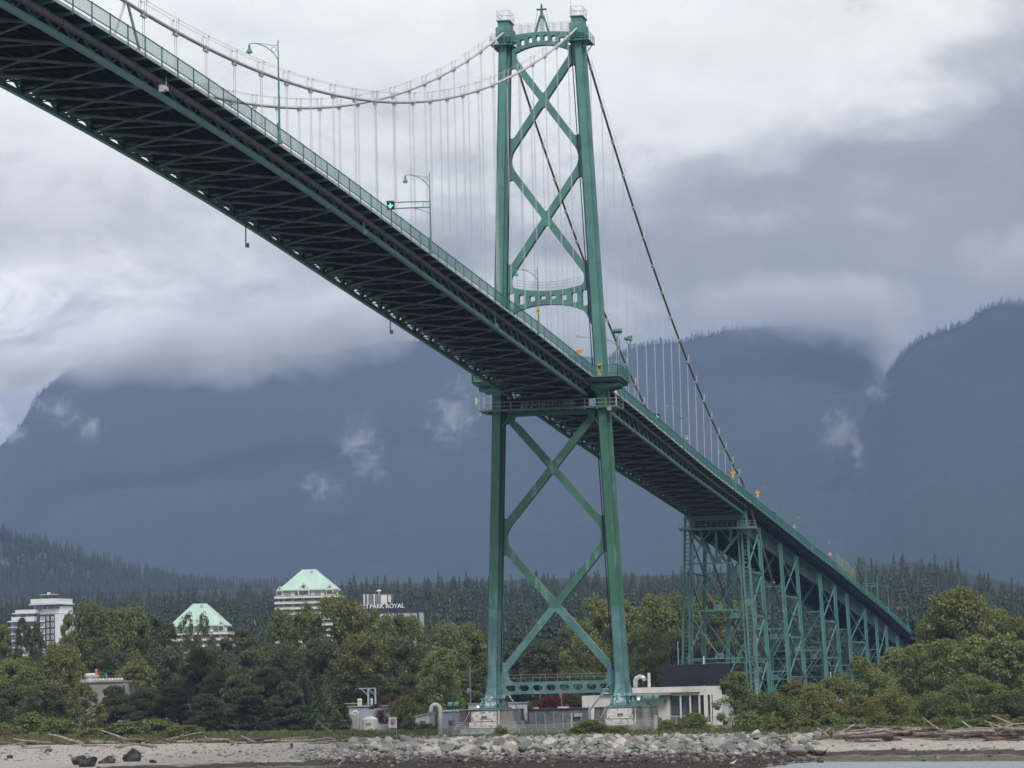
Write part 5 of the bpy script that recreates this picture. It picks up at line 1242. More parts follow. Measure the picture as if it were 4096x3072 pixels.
q = MB(); q.box((X(96), 8, zC+1.3), (X(118)-X(74), 9, 4.2)); q.box((X(100), 7.5, zC+2.8), (X(110)-X(92), 5, 3.4)); B.part(q, 'penthouse', M_BROWN)
q = MB(); q.box((X(98), 6, zC+5.1), (9, 3, .2)); q.tube([(X(95), 6, zC+4), (X(95), 6, zC+6.2)], .4, 6); q.ball((X(99), 6, zC+5.8), .4); q.box((X(84), 4, zC+3.2), (2.4, 1, .3)); q.box((X(118), 4, zC+2.7), (3, 1, .3)); B.part(q, 'roof_vent', M_WHITE)
for pa, pb, py in ((72, 88, 1313), (90, 101, 1311), (104, 131, 1310.5), (30, 52, 1329.5), (54, 76, 1329)):
    q = MB(); q.box((X((pa+pb)/2), 1.9 if pa > 60 else -.1, Zb(py)), (X(pb)-X(pa), .3, 2.3)); B.part(q, 'window_band', M_GLASSL)
for f in range(8):
    zz = Zb(1347)-f*3.3
    if zz < 2: break
    q = MB(); q.box((X(20), 4, zz-1.5), (5.5, 12, .35)); B.part(q, 'balcony', M_AWHITE)
    q = MB(); q.box((X(48), -.12, zz), (X(77)-X(24), .3, 2.1)); B.part(q, 'window_band', M_GLASSL)
# two towers with hipped copper-green roofs
def green_tower(px, Y, rz, ridge_y, eave_y, wpx, label, dorm):
    B = LB('apartment_tower', px, Y, rz, label, 'building', 'green-roofed apartment towers'); k = 1/B.k; W_ = wpx*k; D_ = W_*.8
    zr_ = zat(px, ridge_y, Y, B.g); ze = zat(px, eave_y, Y, B.g); nf = 12
    m = MB(); m.box((0, D_/2, ze/2), (W_*.86, D_*.86, ze)); B.part(m, 'wall', M_CREAM)
    h = W_*.5; m = MB(); rg = W_*.11
    e = [(-h, -.0, ze), (h, 0, ze), (h, D_, ze), (-h, D_, ze)]; tops = [(-rg, D_*.36, zr_), (rg, D_*.36, zr_), (rg, D_*.64, zr_), (-rg, D_*.64, zr_)]
    m.loft([[(x, y, z-.5) for x, y, z in e], e, tops]); ro = B.part(m, 'roof', M_ROOFG)
    q = MB(); q.box((rg*.5, D_*.3, zr_-1.0), (1.2, .8, 1.3)); q.build('roof_hatch', M_BLUEG if False else M_ROOFG, ro)
    for dx, dw, dh in dorm:
        x = dx*W_; w_ = dw*W_; q = MB(); zz = ze-.3; y0 = -1.1
        q.loft([[(x-w_/2-.4, y0, zz), (x+w_/2+.4, y0, zz), (x, y0, zz+dh)], [(x-w_/2-.4, y0+6, zz), (x+w_/2+.4, y0+6, zz), (x, y0+6, zz+dh)]]); do = B.part(q, 'dormer', M_ROOFG)
        q = MB(); q.prism([(x-w_/2, zz-3), (x+w_/2, zz-3), (x+w_/2, zz+.1), (x, zz+dh-.7), (x-w_/2, zz+.1)], [], y0-.15, y0+.6); q.build('gable', M_CREAM, do)
        q = MB(); q.box((x, y0-.25, zz-1.4), (w_*.8, .2, 2.2)); q.prism([(x-w_*.16, zz+dh*.45), (x, zz+dh*.2), (x+w_*.16, zz+dh*.45), (x, zz+dh*.7)], [], y0-.3, y0-.14); q.build('pane', M_GLASS, do)
    for f in range(nf):
        zz = ze-2.6-f*3.0
        if zz < 2: break
        if f: 
            q = MB(); q.box((0, D_*.47, zz+1.5), (W_*1.12, D_*1.06, 1.05)); q.box((0, D_*.47, zz+2.35), (W_*1.1, D_*1.04, .12)); B.part(q, 'balcony', M_CREAM)
        for j in range(5):
            x = (-.34+.17*j)*W_; q = MB(); q.box((x, D_*.06, zz+.1), (W_*.115, .5, 1.9)); fr = B.part(q, 'window', M_BLDW)
            q = MB(); q.box((x, D_*.06-.3, zz+.1), (W_*.1, .12, 1.7)); q.build('pane', M_GLASS if (j+f) % 3 else M_GLASSL, fr)
        for s in (-1, 1):
            q = MB(); q.box((s*W_*.5, D_*.12, zz), (.7, .7, 3.1)); B.part(q, 'corner_post', M_CREAM)
    return B
green_tower(668, 1200, .16, 1228.5, 1273, 128, 'taller apartment tower with pale green hipped roof and curved cream balconies', ((-.06, .2, 4.0), (.38, .12, 3.0), (-.47, .1, 2.4)))
green_tower(427, 1050, .12, 1303, 1351, 122, 'lower apartment tower with pale green hipped roof half hidden by two open trees', ((.44, .1, 2.4),))
# office block with the big sign
B = LB('office_block', 850, 860, .1, 'flat office block with big white rooftop letters behind the middle trees'); k = 1/B.k; X = lambda px: (px-850)*k; Zb = lambda py: zat(850, py, 860, B.g)
m = MB(); zt = Zb(1323.5); m.box((X(850), 10, zt/2), (X(907)-X(794), 20, zt)); B.part(m, 'wall', M_BLDW)
m = MB(); m.box((X(849), 9.9, (Zb(1314.5)+zt)/2), (X(906)-X(792), 20.6, Zb(1314.5)-zt)); B.part(m, 'parapet', M_LOUV)
m = MB(); m.box((X(907)+.05, -.1, zt/2), (.8, .6, zt)); B.part(m, 'corner_strip', M_LOUV)
for i in range(8): q = MB(); q.box((X(870+i*5), -.05, zt-3), (.12, .3, 6)); B.part(q, 'wall_joint', M_GREYP)
zp = Zb(1287); m = MB(); m.box((X(817), 6, (zp+Zb(1306))/2), (X(845)-X(788), 8, zp-Zb(1306)+2)); B.part(m, 'plant_room', mat('plant_room', (.17, .16, .16), .8, (.23, .22, .21), .2))
m = MB(); m.box((X(832), 1.9, (zp+Zb(1304))/2), (X(838)-X(825), .3, 4.2)); B.part(m, 'door_panel', M_CREAM)
m = MB()
for px in (789, 797, 811, 843, 846): m.box((X(px), 1.4, zp-1.2), (.5, .4, 4.5 if px < 820 else 3.0))
m.tube([(X(819), 5, zp), (X(819), 5, zp+2.2)], .3, 6); m.ball((X(819), 5, zp+2.4), (1.1, 1.1, .5)); B.part(m, 'antenna', M_WHITE)
zs = Zb(1309.5); text_mesh('100 PARK ROYAL', 2.55, 'sign_letters', mat('letter_white', (.80, .80, .77), .5), .15, B.r, (X(878), -.8, zs), bold=.05, align='RIGHT')
m = MB(); m.box((X(835), 0, zs), (X(879)-X(786), .3, 1.9)); B.part(m, 'sign_backing', M_LOUV)
# flat concrete building with windsock
B = LB('concrete_building', 210, 150, 0, 'flat grey concrete building with roof vents among the left trees'); k = 1/B.k; X = lambda px: (px-210)*k; Zb = lambda py: zat(210, py, 150, B.g); zt = Zb(1474)
m = MB(); m.box((X(212), 5, zt/2), (X(266)-X(158), 10, zt)); m.box((X(212), 4.9, zt+.12), (X(268)-X(157), 10.6, .3)); B.part(m, 'wall', M_CONC)
m = MB()
for px in range(208, 266, 7): m.ball((X(px), .5, zt+.5), .38)
B.part(m, 'roof_domes', M_BLDW)
m = MB(); m.lathe((X(185), 3, zt+.2), [(1.3, 0), (1.3, .9), (1.5, 1.0), (1.5, 1.5), (.9, 1.8)], 12); m.box((X(170), 3, zt+.5), (2.4, 1, .5)); B.part(m, 'roof_vent', M_BLDW)
m = MB()
for px in (174, 198, 212, 231): m.bar((X(px), .2, zt), (X(px), .2, zt+1.7), .16)
m.bar((X(160), .2, zt+1.3), (X(266), .2, zt+1.3), .05); B.part(m, 'roof_railing', M_GALV)
M_ORANGE = mat('windsock_orange', (.80, .12, .06), .6, (.72, .10, .05), 2)
def windsock(px, py, Y, pole, label, k=.6):
    p = at(px, py, Y); r = empty('windsock', p, 0, label, 'windsock', 'windsocks'); m = MB(); m.tube([(0, 0, -.4*k), (.05*k, .05*k, -.9*k), (.12*k, 0, -1.7*k), (.2*k, 0, -2.5*k)], [.30*k, .46*k, .40*k, .22*k], 10); m.build('sock', M_ORANGE, r)
    m = MB(); m.tube([(.3, 0, -.1), (.36, 0, -pole)], .05, 6); m.bar((.3, 0, -.12), (0, 0, -.16), .05); m.build('pole', M_GALV, r)
windsock(207, 1443, 151, 5.2, 'orange windsock on the roof of the flat concrete building'); windsock(1209, 1490, 80, 7.5, 'orange red windsock in front of the dark red maple')
# white concrete building right of the tower
B = LB('pump_house', 1400, 60, 0, 'white concrete building with dark louvred roof box right of the tower'); k = 1/B.k; X = lambda px: (px-1400)*k; Zb = lambda py: zat(1400, py, 60, B.g)
zt = Zb(1485); zf = Zb(1497)
m = MB(); m.box((X(1347), 6.1, Zb(1500)/2), (X(1440)-X(1255), 12, Zb(1500))); B.part(m, 'wall', M_BLDW)
zo0, zo1 = .5, Zb(1504)
cols_ = [1440, 1444, 1470, 1491, 1511, 1524, 1528, 1538, 1542, 1560]
wl = MB()
for a, b in ((1439, 1446), (1521, 1529), (1540, 1560)): wl.box((X((a+b)/2), 5, zt/2), (X(b)-X(a), 10, zt))
wl.box((X(1500), 5.05, (zo1+zt)/2), (X(1559.5)-X(1439.5), 9.9, zt-zo1)); wl.box((X(1500), 5.1, .25), (X(1559.5)-X(1439.5), 9.8, .5)); B.part(wl, 'wall', M_BLDW)
m = MB(); m.box((X(1500), 1.6, (zo0+zo1)/2), (X(1559)-X(1440), .3, zo1-zo0)); B.part(m, 'glazing', M_GLASS)
m = MB()
for px in (1470, 1491, 1511, 1536): m.bar((X(px), .25, zo0), (X(px), .25, zo1), .28)
m.bar((X(1446), .9, zo0+1.2), (X(1540), .9, zo0+1.2), .08); B.part(m, 'mullion', M_BLDW)
m = MB(); m.box((X(1406), 5.5, (zt+zf)/2), (X(1560.5)-X(1345), 12.2, zt-zf)); B.part(m, 'roof', M_BLDW)
m = MB(); m.box((X(1402), -1.2, zf-.25), (X(1452)-X(1352), 2.4, .35)); B.part(m, 'canopy', M_CONC)
m = MB(); z1 = Zb(1437); z2 = zt+.02
m.box((X(1497), 6, (z1+z2)/2), (X(1561)-X(1433), 10, z1-z2-.1))
n = 18
for i in range(n): m.box((X(1497), 6, z2+.12+(z1-z2-.24)*i/(n-1)), (X(1561)-X(1433)+.24, 10.24, (z1-z2)/n*.45))
B.part(m, 'louvre_box', M_LOUV)
m = MB(); x = X(1367); m.tube([(x, 3, zt), (x, 3, zt+1.2), (x+.25, 3, zt+1.75), (x+.85, 3, zt+2.0), (x+1.5, 3, zt+1.75), (x+1.75, 3, zt+1.25)], .42, 10); B.part(m, 'gooseneck_vent', M_SILVER, smooth=True)
m = MB(); m.tube([(X(1395), 4, zt), (X(1395), 4, zt+2.6)], .28, 8); B.part(m, 'flue_pipe', M_BLDW)
m = MB(); m.box((X(1437), -.08, 4.4), (.5, .14, .5)); m.box((X(1405), -.06, 3.4), (1.3, .1, 2.0)); B.part(m, 'wall_fixture', M_CONC)
# low works buildings left of the tower and between the legs
def shed(name, pa, pb, py, Y, depth, label, m_, roof=None, rz=0, pitch=0):
    px = (pa+pb)/2; B = LB(name, px, Y, rz, label); k = 1/B.k; w_ = (pb-pa)*k; zt = zat(px, py, Y, B.g)
    q = MB(); q.loft([[(x, y, z) for x, y, z in ((-w_/2, 0, 0), (w_/2, 0, 0), (w_/2, depth, 0), (-w_/2, depth, 0))], [(-w_/2, 0, zt), (w_/2, 0, zt+pitch), (w_/2, depth, zt+pitch), (-w_/2, depth, zt)]]); B.part(q, 'wall', m_)
    q = MB(); q.loft([[(x, y, z+e) for x, y, z in ((-w_/2-.2, -.25, zt), (w_/2+.2, -.25, zt+pitch), (w_/2+.2, depth+.2, zt+pitch), (-w_/2-.2, depth+.2, zt))] for e in (.01, .22)]); B.part(q, 'roof', roof or M_GALV)
    q = MB(); q.box((0, -.06, 1.1), (1.0, .1, 2.1)); B.part(q, 'door', M_GREYP)
    return B, zt, k
B, zt, k = shed('works_building', 752, 822, 1527, 90, 8, 'long blue grey works building with gantry posts left of the beach notice', M_BLUEG)
m = MB()
for px, d in ((790, -1), (806, -1)):
    x = (px-787)*k; m.bar((x, 2, 0), (x, 2, zt+3.6), .3); m.bar((x, 2, zt+3.5), (x+d*1.7, 2, zt+3.5), .2); m.bar((x, 2, zt+2.2), (x+d*1.4, 2, zt+3.4), .14)
B.part(m, 'gantry', M_BLUEG)
m = MB()
for px in (771, 776, 800): m.tube([((px-787)*k, 1, zt), ((px-787)*k, 1, zt+1.3)], .22, 6); m.ball(((px-787)*k, 1, zt+1.3), .3)
m.bar((-4, .3, zt+.7), (-1, .3, zt+.7), .08); B.part(m, 'roof_vent', M_CREAM)
p = at(800, 1572, 62); r = empty('storage_tank', (p.x, p.y, gz(p.x, p.y)), 0, 'white round tank with domed top left of the beach notice', 'tank'); m = MB(); m.lathe((0, 0, 0), [(1.45, 0), (1.45, 2.3), (1.4, 2.35), (.8, 2.75), (.15, 2.9)], 20); m.build('tank_shell', M_BLDW, r)
m = MB(); m.box((0, -1.45, 1.5), (.9, .15, .4)); m.build('tank_panel', M_CONC, r)
p = at(763, 1572, 66); r = empty('storage_tank', (p.x, p.y, gz(p.x, p.y)), 0, 'grey upright tank beside the cone-shaped cedar', 'tank'); m = MB(); m.lathe((0, 0, 0), [(1.3, 0), (1.3, 3.2), (1.2, 3.4), (.3, 3.6)], 14); m.build('tank_shell', M_GALV, r); m = MB(); m.bar((1.35, -.5, 0), (1.35, -.5, 3.4), .1); m.build('tank_ladder', M_GREYP, r)
shed('small_shed', 896, 927, 1549, 25, 4, 'small white shed with sloping metal roof left of the tower', M_BLDW, pitch=.5)
shed('works_building', 948, 1000, 1537, 22, 7, 'pale blue flat building behind the white gooseneck pipe', M_BLUEG, M_AWHITE)
shed('works_building', 1010, 1120, 1521, 45, 8, 'low white building behind the tower\'s left foot', M_AWHITE)
B, zt, k = shed('works_building', 1140, 1254, 1533, 45, 8, 'low dark works building between the tower\'s legs', M_GREYP, M_LOUV)
m = MB()
for i in range(9): m.box((-6.5+i*1.6, -.1, 1.5), (.14, .25, 2.6))
m.box((4.2, -.3, 2.4), (1.4, .5, .6)); B.part(m, 'wall_pipes', M_GALV)
m = MB(); m.box((1.2, 2, zt+.35), (1.8, 1.2, .3)); m.box((-3.5, 1.2, zt+.35), (.8, .6, .3)); B.part(m, 'roof_vent', M_BLDW)
# ------------------------------------------------------------------ riprap boulders, stones, driftwood, grass, fences, small things
def rockmesh(seed, sub=2, flat=.75):
    r = random.Random(seed); b = bmesh.new(); bmesh.ops.create_icosphere(b, subdivisions=sub, radius=1)
    cuts = [(Vector((r.gauss(0, 1), r.gauss(0, 1), r.gauss(0, 1))).normalized(), r.uniform(.42, .85)) for _ in range(11)]
    sx, sy, sz = r.uniform(.85, 1.35), r.uniform(.75, 1.05), r.uniform(.6, .9)*flat/.75
    for v in b.verts:
        p = v.co.copy()
        for n, d in cuts:
            q = p.dot(n)-d
            if q > 0: p -= n*q*.97
        p *= 1+.10*noise.noise(p*1.7+Vector((seed, 0, 0)))
        v.co = Vector((p.x*sx, p.y*sy, p.z*sz))
    return b
def rockmat(name, cols, rough=.85):
    m, t = newmat(name); b = t.n('ShaderNodeBsdfPrincipled'); t.l(b.outputs[0], t.out.inputs[0]); b.inputs['Roughness'].default_value = rough; b.inputs['Specular IOR Level'].default_value = .25
    g = t.n('ShaderNodeNewGeometry'); oi = t.n('ShaderNodeObjectInfo'); q = t.math('FRACT', t.math('ADD', g.outputs['Random Per Island'], t.math('MULTIPLY', oi.outputs['Random'], 5.37)))
    c = t.ramp(q, [(i/len(cols), c) for i, c in enumerate(cols)], 'CONSTANT')
    n = t.noise(g.outputs['Position'], 2.6, 6, .7); c = t.mix(t.smooth(n, .35, .7), c, t.mix(.55, c, (.10, .10, .095)))
    sx = t.n('ShaderNodeSeparateXYZ'); t.l(g.outputs['Position'], sx.inputs[0]); wz = t.math('ADD', sx.outputs[2], t.math('MULTIPLY_ADD', t.noise(g.outputs['Position'], .35, 4), .9, -.45))
    wet = t.math('SUBTRACT', 1.0, t.smooth(wz, .15, .55)); weed = t.mix(t.smooth(n, .4, .62), (.022, .014, .010), (.065, .048, .034)); c = t.mix(t.math('MULTIPLY', wet, t.math('MULTIPLY_ADD', t.smooth(q, .60, .95), -.55, .92)), c, weed)
    t.l(c, b.inputs['Base Color']); bp = t.n('ShaderNodeBump'); bp.inputs['Strength'].default_value = .8; bp.inputs['Distance'].default_value = .2; t.l(n, bp.inputs['Height']); t.l(bp.outputs[0], b.inputs['Normal'])
    return m
M_ROCK = rockmat('riprap_rock', [(.30, .30, .285), (.20, .205, .195), (.40, .395, .37), (.14, .145, .14), (.36, .32, .28), (.25, .245, .225), (.48, .465, .43), (.22, .23, .21)])
M_BIGR = mat('dark_boulder', (.026, .023, .021), .8, (.095, .09, .085), 1.6, 7, bump=1, bscale=3, obj=True, lo=.42, hi=.68)
rm = []
for i in range(10):
    b = rockmesh(40+i); me = bpy.data.meshes.new('boulder'); b.to_mesh(me); b.free(); me.materials.append(M_ROCK); rm.append(me)
rr = random.Random(21); spots = []; cell = {}
tries = 0
while len(spots) < 4600 and tries < 160000:
    tries += 1; s = rr.uniform(3.0, 62); ea, eb = ripe(s); u = rr.uniform(ea-10, eb+8)
    if rr.random() > (ripw(u, s)*1.1 if s < 36 else 1): continue
    hi = s < 34
    rad = (rr.uniform(.22, .5) if rr.random() < .5 else rr.uniform(.5, .95)) if hi else (rr.uniform(.14, .34) if rr.random() < .72 else rr.uniform(.34, .7))
    if 12 < s < 36 and rr.random() < .3: rad = rr.uniform(.8, 1.45)
    if s < 6.5: rad = min(rad, .6)
    ck_ = (int(u/2), int(s/2)); ok = True
    for i in (-1, 0, 1):
        for j in (-1, 0, 1):
            for (a, c_, q) in cell.get((ck_[0]+i, ck_[1]+j), ()):
                if hypot(a-u, c_-s) < (q+rad)*.74: ok = False
    if not ok: continue
    cell.setdefault(ck_, []).append((u, s, rad)); spots.append((u, s, rad))
spots.sort(key=lambda q: -q[2]*(1 if q[1] < 40 else .6))
mb = MB()
low = [(lambda b: ([v.co.copy() for v in b.verts], [[v.index for v in f.verts] for f in b.faces]))(rockmesh(80+i, 2)) for i in range(6)]
for i, (u, s, rad) in enumerate(spots):
    p = xy(u, s); z = gz(p.x, p.y)+rad*rr.uniform(.05, .4); e = (rr.uniform(-.5, .5), rr.uniform(-.5, .5), rr.uniform(0, 6.28))
    if i < 300:
        o = inst('boulder', rm[i % 10], (p.x, p.y, z), rot=e, sc=(rad*rr.uniform(.9, 1.3), rad*rr.uniform(.9, 1.2), rad*rr.uniform(.8, 1.15)))
        tag(o, 'one of the larger grey boulders in the rock bank below the tower', 'boulder', 'boulders of the rock bank')
    else:
        vs, fs = low[i % 6]; Mx = Matrix.Rotation(e[2], 3, 'Z')@Matrix.Rotation(e[0], 3, 'X')*rad; mb.add([Mx@v+Vector((p.x, p.y, z)) for v in vs], fs)
tag(mb.build('riprap_stones', M_ROCK, fix=False), kind='stuff')
# cobbles strewn over the beach
mb = MB(); cob = [(lambda b: ([v.co.copy() for v in b.verts], [[v.index for v in f.verts] for f in b.faces]))(rockmesh(120+i, 1)) for i in range(4)]
n = 0
while n < 5200:
    u = rr.uniform(-110, 260); s = rr.uniform(.5, 75)+shift(u)*.9
    if ripw(u, s) > .6 and s < 40: continue
    p = xy(u, s); z = gz(p.x, p.y)
    if z < -.95: n += 1; continue
    rad = rr.uniform(.10, .22) if rr.random() < .88 else rr.uniform(.22, .48)
    vs, fs = cob[n % 4]; Mx = Matrix.Rotation(rr.uniform(0, 6.28), 3, 'Z')*rad; mb.add([Mx@v+Vector((p.x, p.y, z+rad*.1)) for v in vs], fs); n += 1
tag(mb.build('beach_cobbles', M_ROCK, fix=False), kind='stuff')
# dark boulders lower left
for (px, py, sx, sy, lb) in ((172, 1647, 1.5, 1.0, 'dark seaweed-covered boulder at the left end of the beach group'), (192, 1651, 1.7, 1.15, 'dark hollow-sided boulder in the middle of the beach group'), (231, 1644, 1.5, .85, 'angular dark boulder right of the seaweed-covered group'), (289, 1640, 1.75, 1.45, 'largest rounded dark boulder alone on the gravel beach'), (328, 1643, .9, .5, 'small dark rock right of the largest rounded boulder'), (212, 1655, .8, .5, 'small dark rock before the boulder group'), (105, 1620, .9, .5, 'lone dark stone beside the driftwood at far left'), (20, 1634, .8, .5, 'dark rock at the left edge of the beach')):
    p = atz(px, py, -.3)
    for _ in range(60): p = atz(px, py, .5*(gz(p.x, p.y)+.3)+.5*p.z)
    b = rockmesh(int(px)*3+1, 3, .9); me = bpy.data.meshes.new('boulder'); b.to_mesh(me); b.free(); me.materials.append(M_BIGR); me.polygons.foreach_set('use_smooth', [True]*len(me.polygons))
    tag(inst('boulder', me, (p.x, p.y, gz(p.x, p.y)+sy*.35), rz=px, sc=(sx*.9, sx*.8, sy*1.2)), lb, 'boulder', 'dark boulders on the left beach')
# driftwood
M_DRIFT = mat('driftwood_grey', (.30, .265, .225), .85, (.17, .145, .12), 1.4, 6, obj=True, rand=.3, bump=.3)
M_DRIFT2 = mat('driftwood_brown', (.16, .105, .080), .85, (.09, .062, .05), 1.4, 6, obj=True, rand=.3, bump=.3)
def logmesh(seed, L, r0, roots):
    r = random.Random(seed); m = MB(); pts = []; p = Vector((0, 0, 0)); d = Vector((1, 0, 0))
    for i in range(8): pts.append(p.copy()); d = (d+Vector((0, r.uniform(-.06, .06), r.uniform(-.04, .04)))).normalized(); p = p+d*L/7
    m.tube(pts, [r0*(1.15-.09*i)*r.uniform(.94, 1.06) for i in range(8)], 8)
    if roots:
        for k in range(6): a = r.uniform(0, 6.28); m.tube([(0.1, 0, 0), (-.3, cos(a)*r0*1.3, sin(a)*r0*1.3), (-.5-r.random()*.4, cos(a)*r0*3, sin(a)*r0*2.6)], [r0*.5, r0*.3, r0*.08], 5)
    if r.random() < .4: k = r.uniform(.3, .8)*L; m.tube([(k, 0, 0), (k+.5, .3, .9*r.random()+.3)], [r0*.4, r0*.15], 5)
    return m.mesh('driftwood_log', None, True)
logs = []
for i in range(9):
    for mt_ in (M_DRIFT, M_DRIFT2):
        me = logmesh(300+i, (7, 5, 9, 4, 6, 11, 3, 5, 8)[i], (.22, .28, .24, .3, .17, .3, .2, .34, .2)[i], i % 3 == 1); me.materials.append(mt_); logs.append(me)
lr = random.Random(5)
def drift(u0, u1, s0, s1, n, lb, grp, layers=.4):
    base = atan2(EU.y, EU.x)
    for i in range(n):
        u = lr.uniform(u0, u1); s = lr.uniform(s0, s1); p = xy(u, s); a = base+lr.gauss(0, .22)+(pi if lr.random() < .5 else 0)
        tl = lr.gauss(0, .035) if lr.random() < .9 else lr.uniform(.1, .4)
        o = inst('driftwood_log', logs[lr.randrange(len(logs))], (p.x, p.y, gz(p.x, p.y)+.12+lr.random()**2*layers), rot=(lr.uniform(0, 6.28), -tl, a), sc=lr.uniform(.7, 1.1)); tag(o, lb, 'driftwood', grp)
drift(10, 80, 6, 26, 9, 'lone driftwood log washed lower down the left gravel beach', 'stray logs on the left beach', .1)
drift(-15, 94, -2.5, 4, 84, 'weathered driftwood log in the scattered drift line on the left beach', 'driftwood on the left beach', .4)
drift(186, 268, 10, 19, 150, 'weathered driftwood log in the thick pile along the right beach', 'driftwood on the right beach', 1.3)
drift(90, 104, 2, 12, 14, 'driftwood log lying at the left end of the rock bank', 'driftwood beside the rock bank', .3)
for px, py, a, el, L, lb in ((1806, 1590, .6, .55, 4, 'pale log leaning up to the right in the crossed pair'), (1788, 1590, 2.4, .5, 3, 'pale log leaning up to the left in the crossed pair'), (2118, 1592, 2.5, .6, 4.5, 'long pale log leaning up among the right end logs'), (2162, 1590, 2.3, .6, 3.5, 'slim pale log leaning at the right end'), (1772, 1588, 1.0, .5, 3, 'broad split log rising behind the crossed pair')):
    lo_, hi_ = -160., 60.
    for _ in range(40):
        Y_ = (lo_+hi_)/2; p = at(px, py, Y_)
        if us(p.x, p.y)[1] > 14.5: lo_ = Y_
        else: hi_ = Y_
    o = inst('driftwood_log', logs[6], (p.x, p.y, gz(p.x, p.y)+.4), rot=(0, -el*.8, a), sc=(L/3*.6, .6, .6)); tag(o, lb, 'driftwood', 'leaning driftwood logs')
# driftwood shelter and snags
p = atz(1587, 1580, 1.8); r = empty('driftwood_shelter', (p.x, p.y, gz(p.x, p.y)), 0, 'cone of leaning driftwood planks above the right end of the rock bank', 'shelter')
m = MB()
for i in range(16): a = i*pi/8; m.tube([(cos(a)*1.5, sin(a)*1.2, 0), (cos(a)*.35, sin(a)*.3, 2.0+.3*math.sin(i*3))], [.1, .07], 5)
m.build('plank', M_DRIFT, r); m = MB(); m.tube([(-1.0, -.3, 1.9), (1.1, .1, 2.0)], .09, 5); m.build('ridge_log', M_DRIFT, r)
p = atz(1555, 1580, 1.8); r = MB()
for i in range(14): a = lr.uniform(0, 6.28); L = lr.uniform(.8, 1.9); r.tube([(0, 0, .2), (cos(a)*L*.6, sin(a)*.5, .3+lr.random()*.5), (cos(a)*L, sin(a)*L*.4, lr.uniform(.1, 1.1))], [.12, .08, .03], 5)
o = r.build('driftwood_stump', M_DRIFT); o.location = (p.x, p.y, gz(p.x, p.y)); tag(o, 'tangled pale root stump left of the driftwood shelter', 'driftwood')
for px, py, lb in ((1536, 1580, 'yellow flowering broom bush beside the tangled root stump'),):
    cm_, tm_ = bush(931, 1.2, 1.8, 14, 70, .2); p = atz(px, py, 2.0); r = empty('broom_bush', (p.x, p.y, gz(p.x, p.y)), 0, lb, 'shrub'); cm_.build('foliage', mat('broom_flower', (.34, .28, .03), .8, (.10, .12, .03), 3), r, fix=False); tm_.build('stem', M_BARK, r)
# grasses
M_GRASS = leafmat('grass_blade', (.075, .115, .032), (.105, .125, .042), (.15, .155, .062), 0)
gr = MB(); n = 0; gq = random.Random(8)
while n < 26000:
    u = gq.uniform(-45, 275); s = gq.uniform(-26, 5) if ripw(u, 0) > .5 else gq.uniform(-30, .5)+shift(u)*.8
    p = xy(u, s); 
    if abs(p.x) < 17 and -6 < p.y < 8 and abs(abs(p.x)-11) < 5.3: continue
    h = gq.uniform(.3, .85)*(1.35 if ripw(u, 0) < .5 else .75); a = gq.uniform(0, 6.28); w_ = gq.uniform(.10, .28); z = gz(p.x, p.y)-.02; k = len(gr.v); lx, ly = gq.gauss(0, .2), gq.gauss(0, .2)
    gr.v += [(p.x-cos(a)*w_, p.y-sin(a)*w_, z), (p.x+cos(a)*w_, p.y+sin(a)*w_, z), (p.x+lx+cos(a)*w_*.5, p.y+ly, z+h), (p.x+lx-cos(a)*w_*.3, p.y+ly, z+h*.8)]; gr.f.append((k, k+1, k+2, k+3)); n += 1
tag(gr.build('grass', M_GRASS, fix=False), kind='stuff')

# fences
def meshmat():
    m, t = newmat('chain_link'); d = t.n('ShaderNodeBsdfPrincipled'); d.inputs['Base Color'].default_value = (.34, .36, .37, 1); d.inputs['Roughness'].default_value = .5; d.inputs['Metallic'].default_value = .4
    g = t.n('ShaderNodeNewGeometry'); mp = t.n('ShaderNodeMapping'); mp.inputs['Rotation'].default_value = (0, pi/4, 0); t.l(g.outputs['Position'], mp.inputs[0]); sx = t.n('ShaderNodeSeparateXYZ'); t.l(mp.outputs[0], sx.inputs[0])
    f = lambda o: t.math('LESS_THAN', t.math('FRACT', t.math('MULTIPLY', o, 12.0)), .16)
    a = t.math('MAXIMUM', f(sx.outputs[0]), f(sx.outputs[2])); tr = t.n('ShaderNodeBsdfTransparent'); mx = t.n('ShaderNodeMixShader'); t.l(a, mx.inputs[0]); t.l(tr.outputs[0], mx.inputs[1]); t.l(d.outputs[0], mx.inputs[2]); t.l(mx.outputs[0], t.out.inputs[0]); return m
M_LINK = meshmat()
